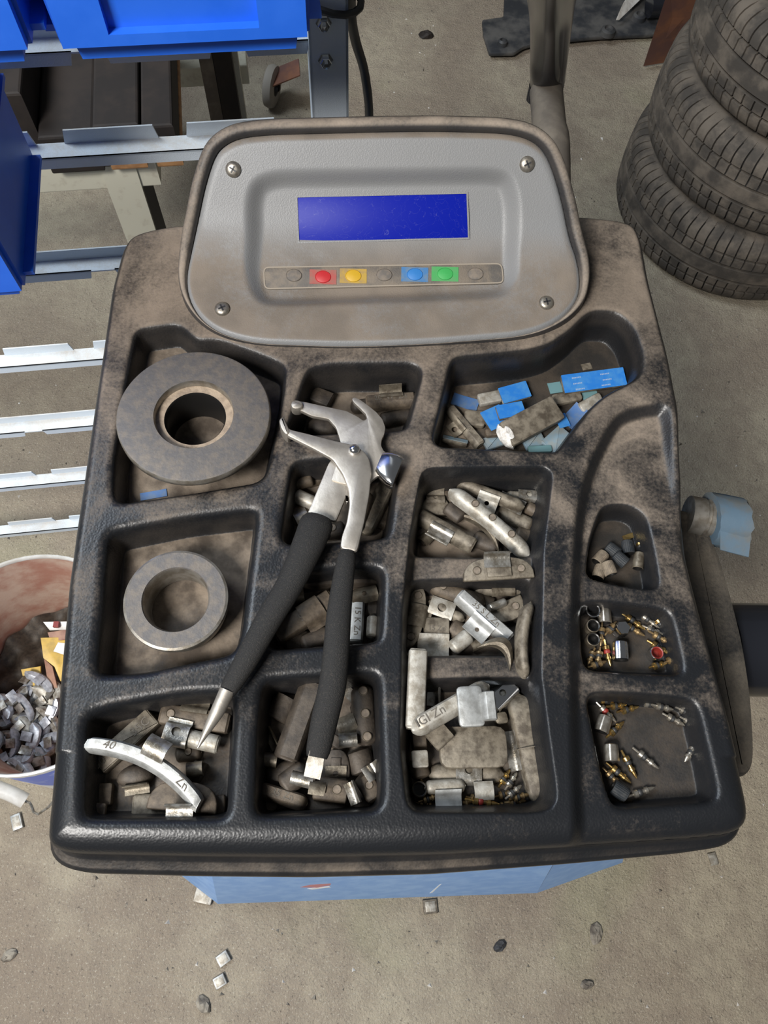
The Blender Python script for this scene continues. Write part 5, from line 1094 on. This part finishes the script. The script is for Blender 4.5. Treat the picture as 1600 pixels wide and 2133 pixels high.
pr = [(R1_*.52, h), (R1_*.512, h-.0012), (R1_*.505, h-.0062)]; V, Fc = lathe(pr, 72); link_mesh('bore_chamfer', V, [f[::-1] for f in Fc[:-2]], 'ring_edge', E, ang=60)
pr = [(R1_*.505, h-.0062), (R1_*.405, h-.0064)]; V, Fc = lathe(pr, 72); link_mesh('bore_ledge', V, [f[::-1] for f in Fc[:-2]], 'ring_dust', E)['label'] = 'dust covered ledge inside the bore'
pr = [(R1_*.405, h-.0064), (R1_*.385, h-.008), (R1_*.385, 0)]; V, Fc = lathe(pr, 72); link_mesh('bore', V, [f[::-1] for f in Fc[:-2]], 'ring_bore', E)
zr = T-.002; c = (P(257, 1262, zr)+P(478, 1240, zr)+P(366, 1147, zr)+P(364, 1352, zr))/4; R2_ = np.linalg.norm(P(257, 1262, zr)-P(478, 1240, zr))/2
E = empty('spacer_ring', (c[0], c[1], T-.0250), 'smaller steel spacer ring with a bright worn edge in the left pocket', 'ring'); h = .024
pr = [(R2_*.63, h-.0010), (R2_*.645, h), (R2_*.945, h)]; V, Fc = lathe(pr, 80); link_mesh('ring_face', V, [f[::-1] for f in Fc[:-2]][0:0]+Fc[:-2], 'ring', E, ang=60)
pr = [(R2_*.945, h), (R2_*.99, h-.0009), (R2_, h-.002), (R2_*.99, h-.006), (R2_*.87, .001), (R2_*.86, 0), (R2_*.62, 0)]; V, Fc = lathe(pr, 80); link_mesh('ring_edge', V, Fc[:-2], 'ring_edge', E, ang=25)
pr = [(R2_*.63, h-.0010), (R2_*.60, h-.004), (R2_*.60, .0)]; V, Fc = lathe(pr, 80); link_mesh('ring_bore', V, [f[::-1] for f in Fc[:-2]], 'ring_edge', E, ang=25)
# ------------------------------------------------------------------ wheel weight pliers lying across the dividers
ZP = T+.0038
PL = empty('wheel_weight_pliers', tuple(P(738, 952, ZP)), 'steel wheel weight pliers with black rubber grips lying across the tray', 'pliers')
PLo = np.array(PL.location)
def plate(name, pts, z0, z1, mt_, b=.0012, fr=.003, warp=None):
    poly = fillet(ccw(np.array([P(x, y, z1)[:2] for x, y in pts])), fr, 3); V, Fc = prism(poly, z0, z1, b); V = np.array(V)
    if warp: V = warp(V)
    o = link_mesh(name, V-PLo, Fc, mt_, PL, ang=30); return o
jawA = [(612, 833), (640, 838), (690, 849), (722, 856), (744, 867), (757, 876), (765, 872), (762, 862), (750, 850), (737, 838), (733, 830), (739, 827), (750, 832), (768, 845), (784, 858), (797, 873), (803, 890), (801, 903), (795, 916), (794, 928), (800, 940), (816, 946), (822, 960), (808, 992), (788, 990), (775, 1000), (760, 1020), (690, 1000), (712, 930), (706, 908), (700, 890), (684, 872), (650, 866), (612, 848)]
plate('hammer_jaw', jawA, ZP+.0015, ZP+.0055, 'plier', .0005, .0012)
plate('handle_tang', [(700, 945), (740, 955), (735, 1010), (722, 1050), (722, 1032), (700, 1086), (640, 1070), (684, 965)], ZP+.0002, ZP+.0042, 'plier', .001, .002)
plate('jaw_tip', [(606, 834), (618, 831), (632, 836), (630, 850), (612, 852), (605, 846)], ZP-.0022, ZP+.0085, 'plier', .002, .003)
jawB = [(583, 880), (592, 876), (602, 893), (640, 902), (690, 915), (738, 926), (758, 938), (770, 955), (774, 980), (770, 1030), (760, 1085), (744, 1150), (708, 1142), (712, 1115), (722, 1088), (728, 1050), (726, 1020), (714, 988), (692, 956), (650, 933), (596, 906)]
plate('front_jaw', jawB, ZP+.0057, ZP+.0105, 'plier', .0016, .003)
plate('jaw_tip', [(580, 872), (590, 865), (597, 880), (606, 900), (596, 907), (584, 892)], ZP-.0022, ZP+.0115, 'plier', .002, .003)
V, Fc = lathe([(.0040, .0100), (.0040, .0116), (.0034, .0135), (.0018, .0146), (.0002, .0148)], 20); link_mesh('pivot_rivet', np.array(V)+P(738, 952, ZP)-PLo, Fc, 'chrome', PL)
ha, hb = P(806, 962, ZP+.006), P(833, 978, ZP+.006); ax = unit(hb-ha); a0 = ha-ax*.001
sx = unit(P(826, 950, ZP)-P(802, 1008, ZP)); hl = np.linalg.norm(P(826, 948, ZP)-P(800, 1008, ZP))/2; cc = P(812, 977, ZP+.006)
Ls = []
for d, k, kz in ((-.009, .62, .6), (-.006, .8, .8), (-.002, .92, .95), (.002, 1, 1), (.0055, 1, 1), (.0068, .92, .9)):
    up = np.cross(ax, sx); Ls.append([cc+ax*d+sx*hl*k*math.copysign(abs(math.cos(a))**.6, math.cos(a))+up*.0065*kz*math.copysign(abs(math.sin(a))**.6, math.sin(a)) for a in np.linspace(0, 2*PI, 24, endpoint=False)])
V, Fc = loops(Ls); link_mesh('hammer_head', np.array(V)-PLo, Fc, 'chrome', PL, ang=35)
def grip(name, pts, wid, z, mt_, flat=.62, end=True):
    path = [P(x, y, zz) for (x, y), zz in zip(pts, z)]; sp = spline(path, 6); w = np.interp(np.linspace(0, len(wid)-1, len(sp)), range(len(wid)), wid)/2
    for i, k in ((0, .75), (1, .95), (len(sp)-2, .97), (len(sp)-1, .85)): w[i] *= k
    V, Fc = tube(sp, w, 20, flat); return link_mesh(name, np.array(V)-PLo, Fc, mt_, PL, ang=50)
mm = lambda px: px*.000335
grip('left_grip', [(664, 1078), (642, 1135), (605, 1215), (560, 1290), (513, 1375), (471, 1445)], [mm(72), mm(66), mm(55), mm(52), mm(46), mm(34)], [ZP+.008, ZP+.010, ZP+.010, ZP+.0095, ZP+.009, ZP+.008], 'black_grip')
grip('right_grip', [(724, 1148), (716, 1200), (706, 1280), (700, 1360), (692, 1430), (676, 1500), (660, 1578)], [mm(36), mm(42), mm(48), mm(50), mm(52), mm(50), mm(44)], [ZP+.009, ZP+.010, ZP+.011, ZP+.011, ZP+.010, ZP+.009, ZP+.008], 'black_grip')
plate('grip_shoulder', [(640, 1062), (664, 1070), (686, 1094), (690, 1110), (668, 1128), (632, 1100)], ZP+.0005, ZP+.0125, 'black_grip', .003, .004)
sp = spline([P(474, 1438, ZP+.008), P(455, 1478, ZP+.007), P(432, 1520, ZP+.006), P(412, 1558, ZP+.004)], 5); V, Fc = tube(sp, np.interp(np.linspace(0, 1, len(sp)), [0, .35, 1], [mm(30)/2, mm(27)/2, .0006]), 18); link_mesh('spike_tip', np.array(V)-PLo, Fc, 'plier', PL)
a, b = P(662, 1566, ZP+.008), P(650, 1620, ZP+.005); d = unit(b-a); s = unit(np.cross((0, 0, 1), d)); u = np.cross(d, s)
Ls = [[p+s*x*w+u*y*t for x, y in ((-1, -1), (1, -1), (1, 1), (-1, 1))] for p, w, t in ((a, .0046, .0035), (a+(b-a)*.5, .0052, .0024), (b, .0050, .0010))]
V, Fc = loops(Ls); link_mesh('screwdriver_tip', np.array(V)-PLo, Fc, 'pale', PL, False)
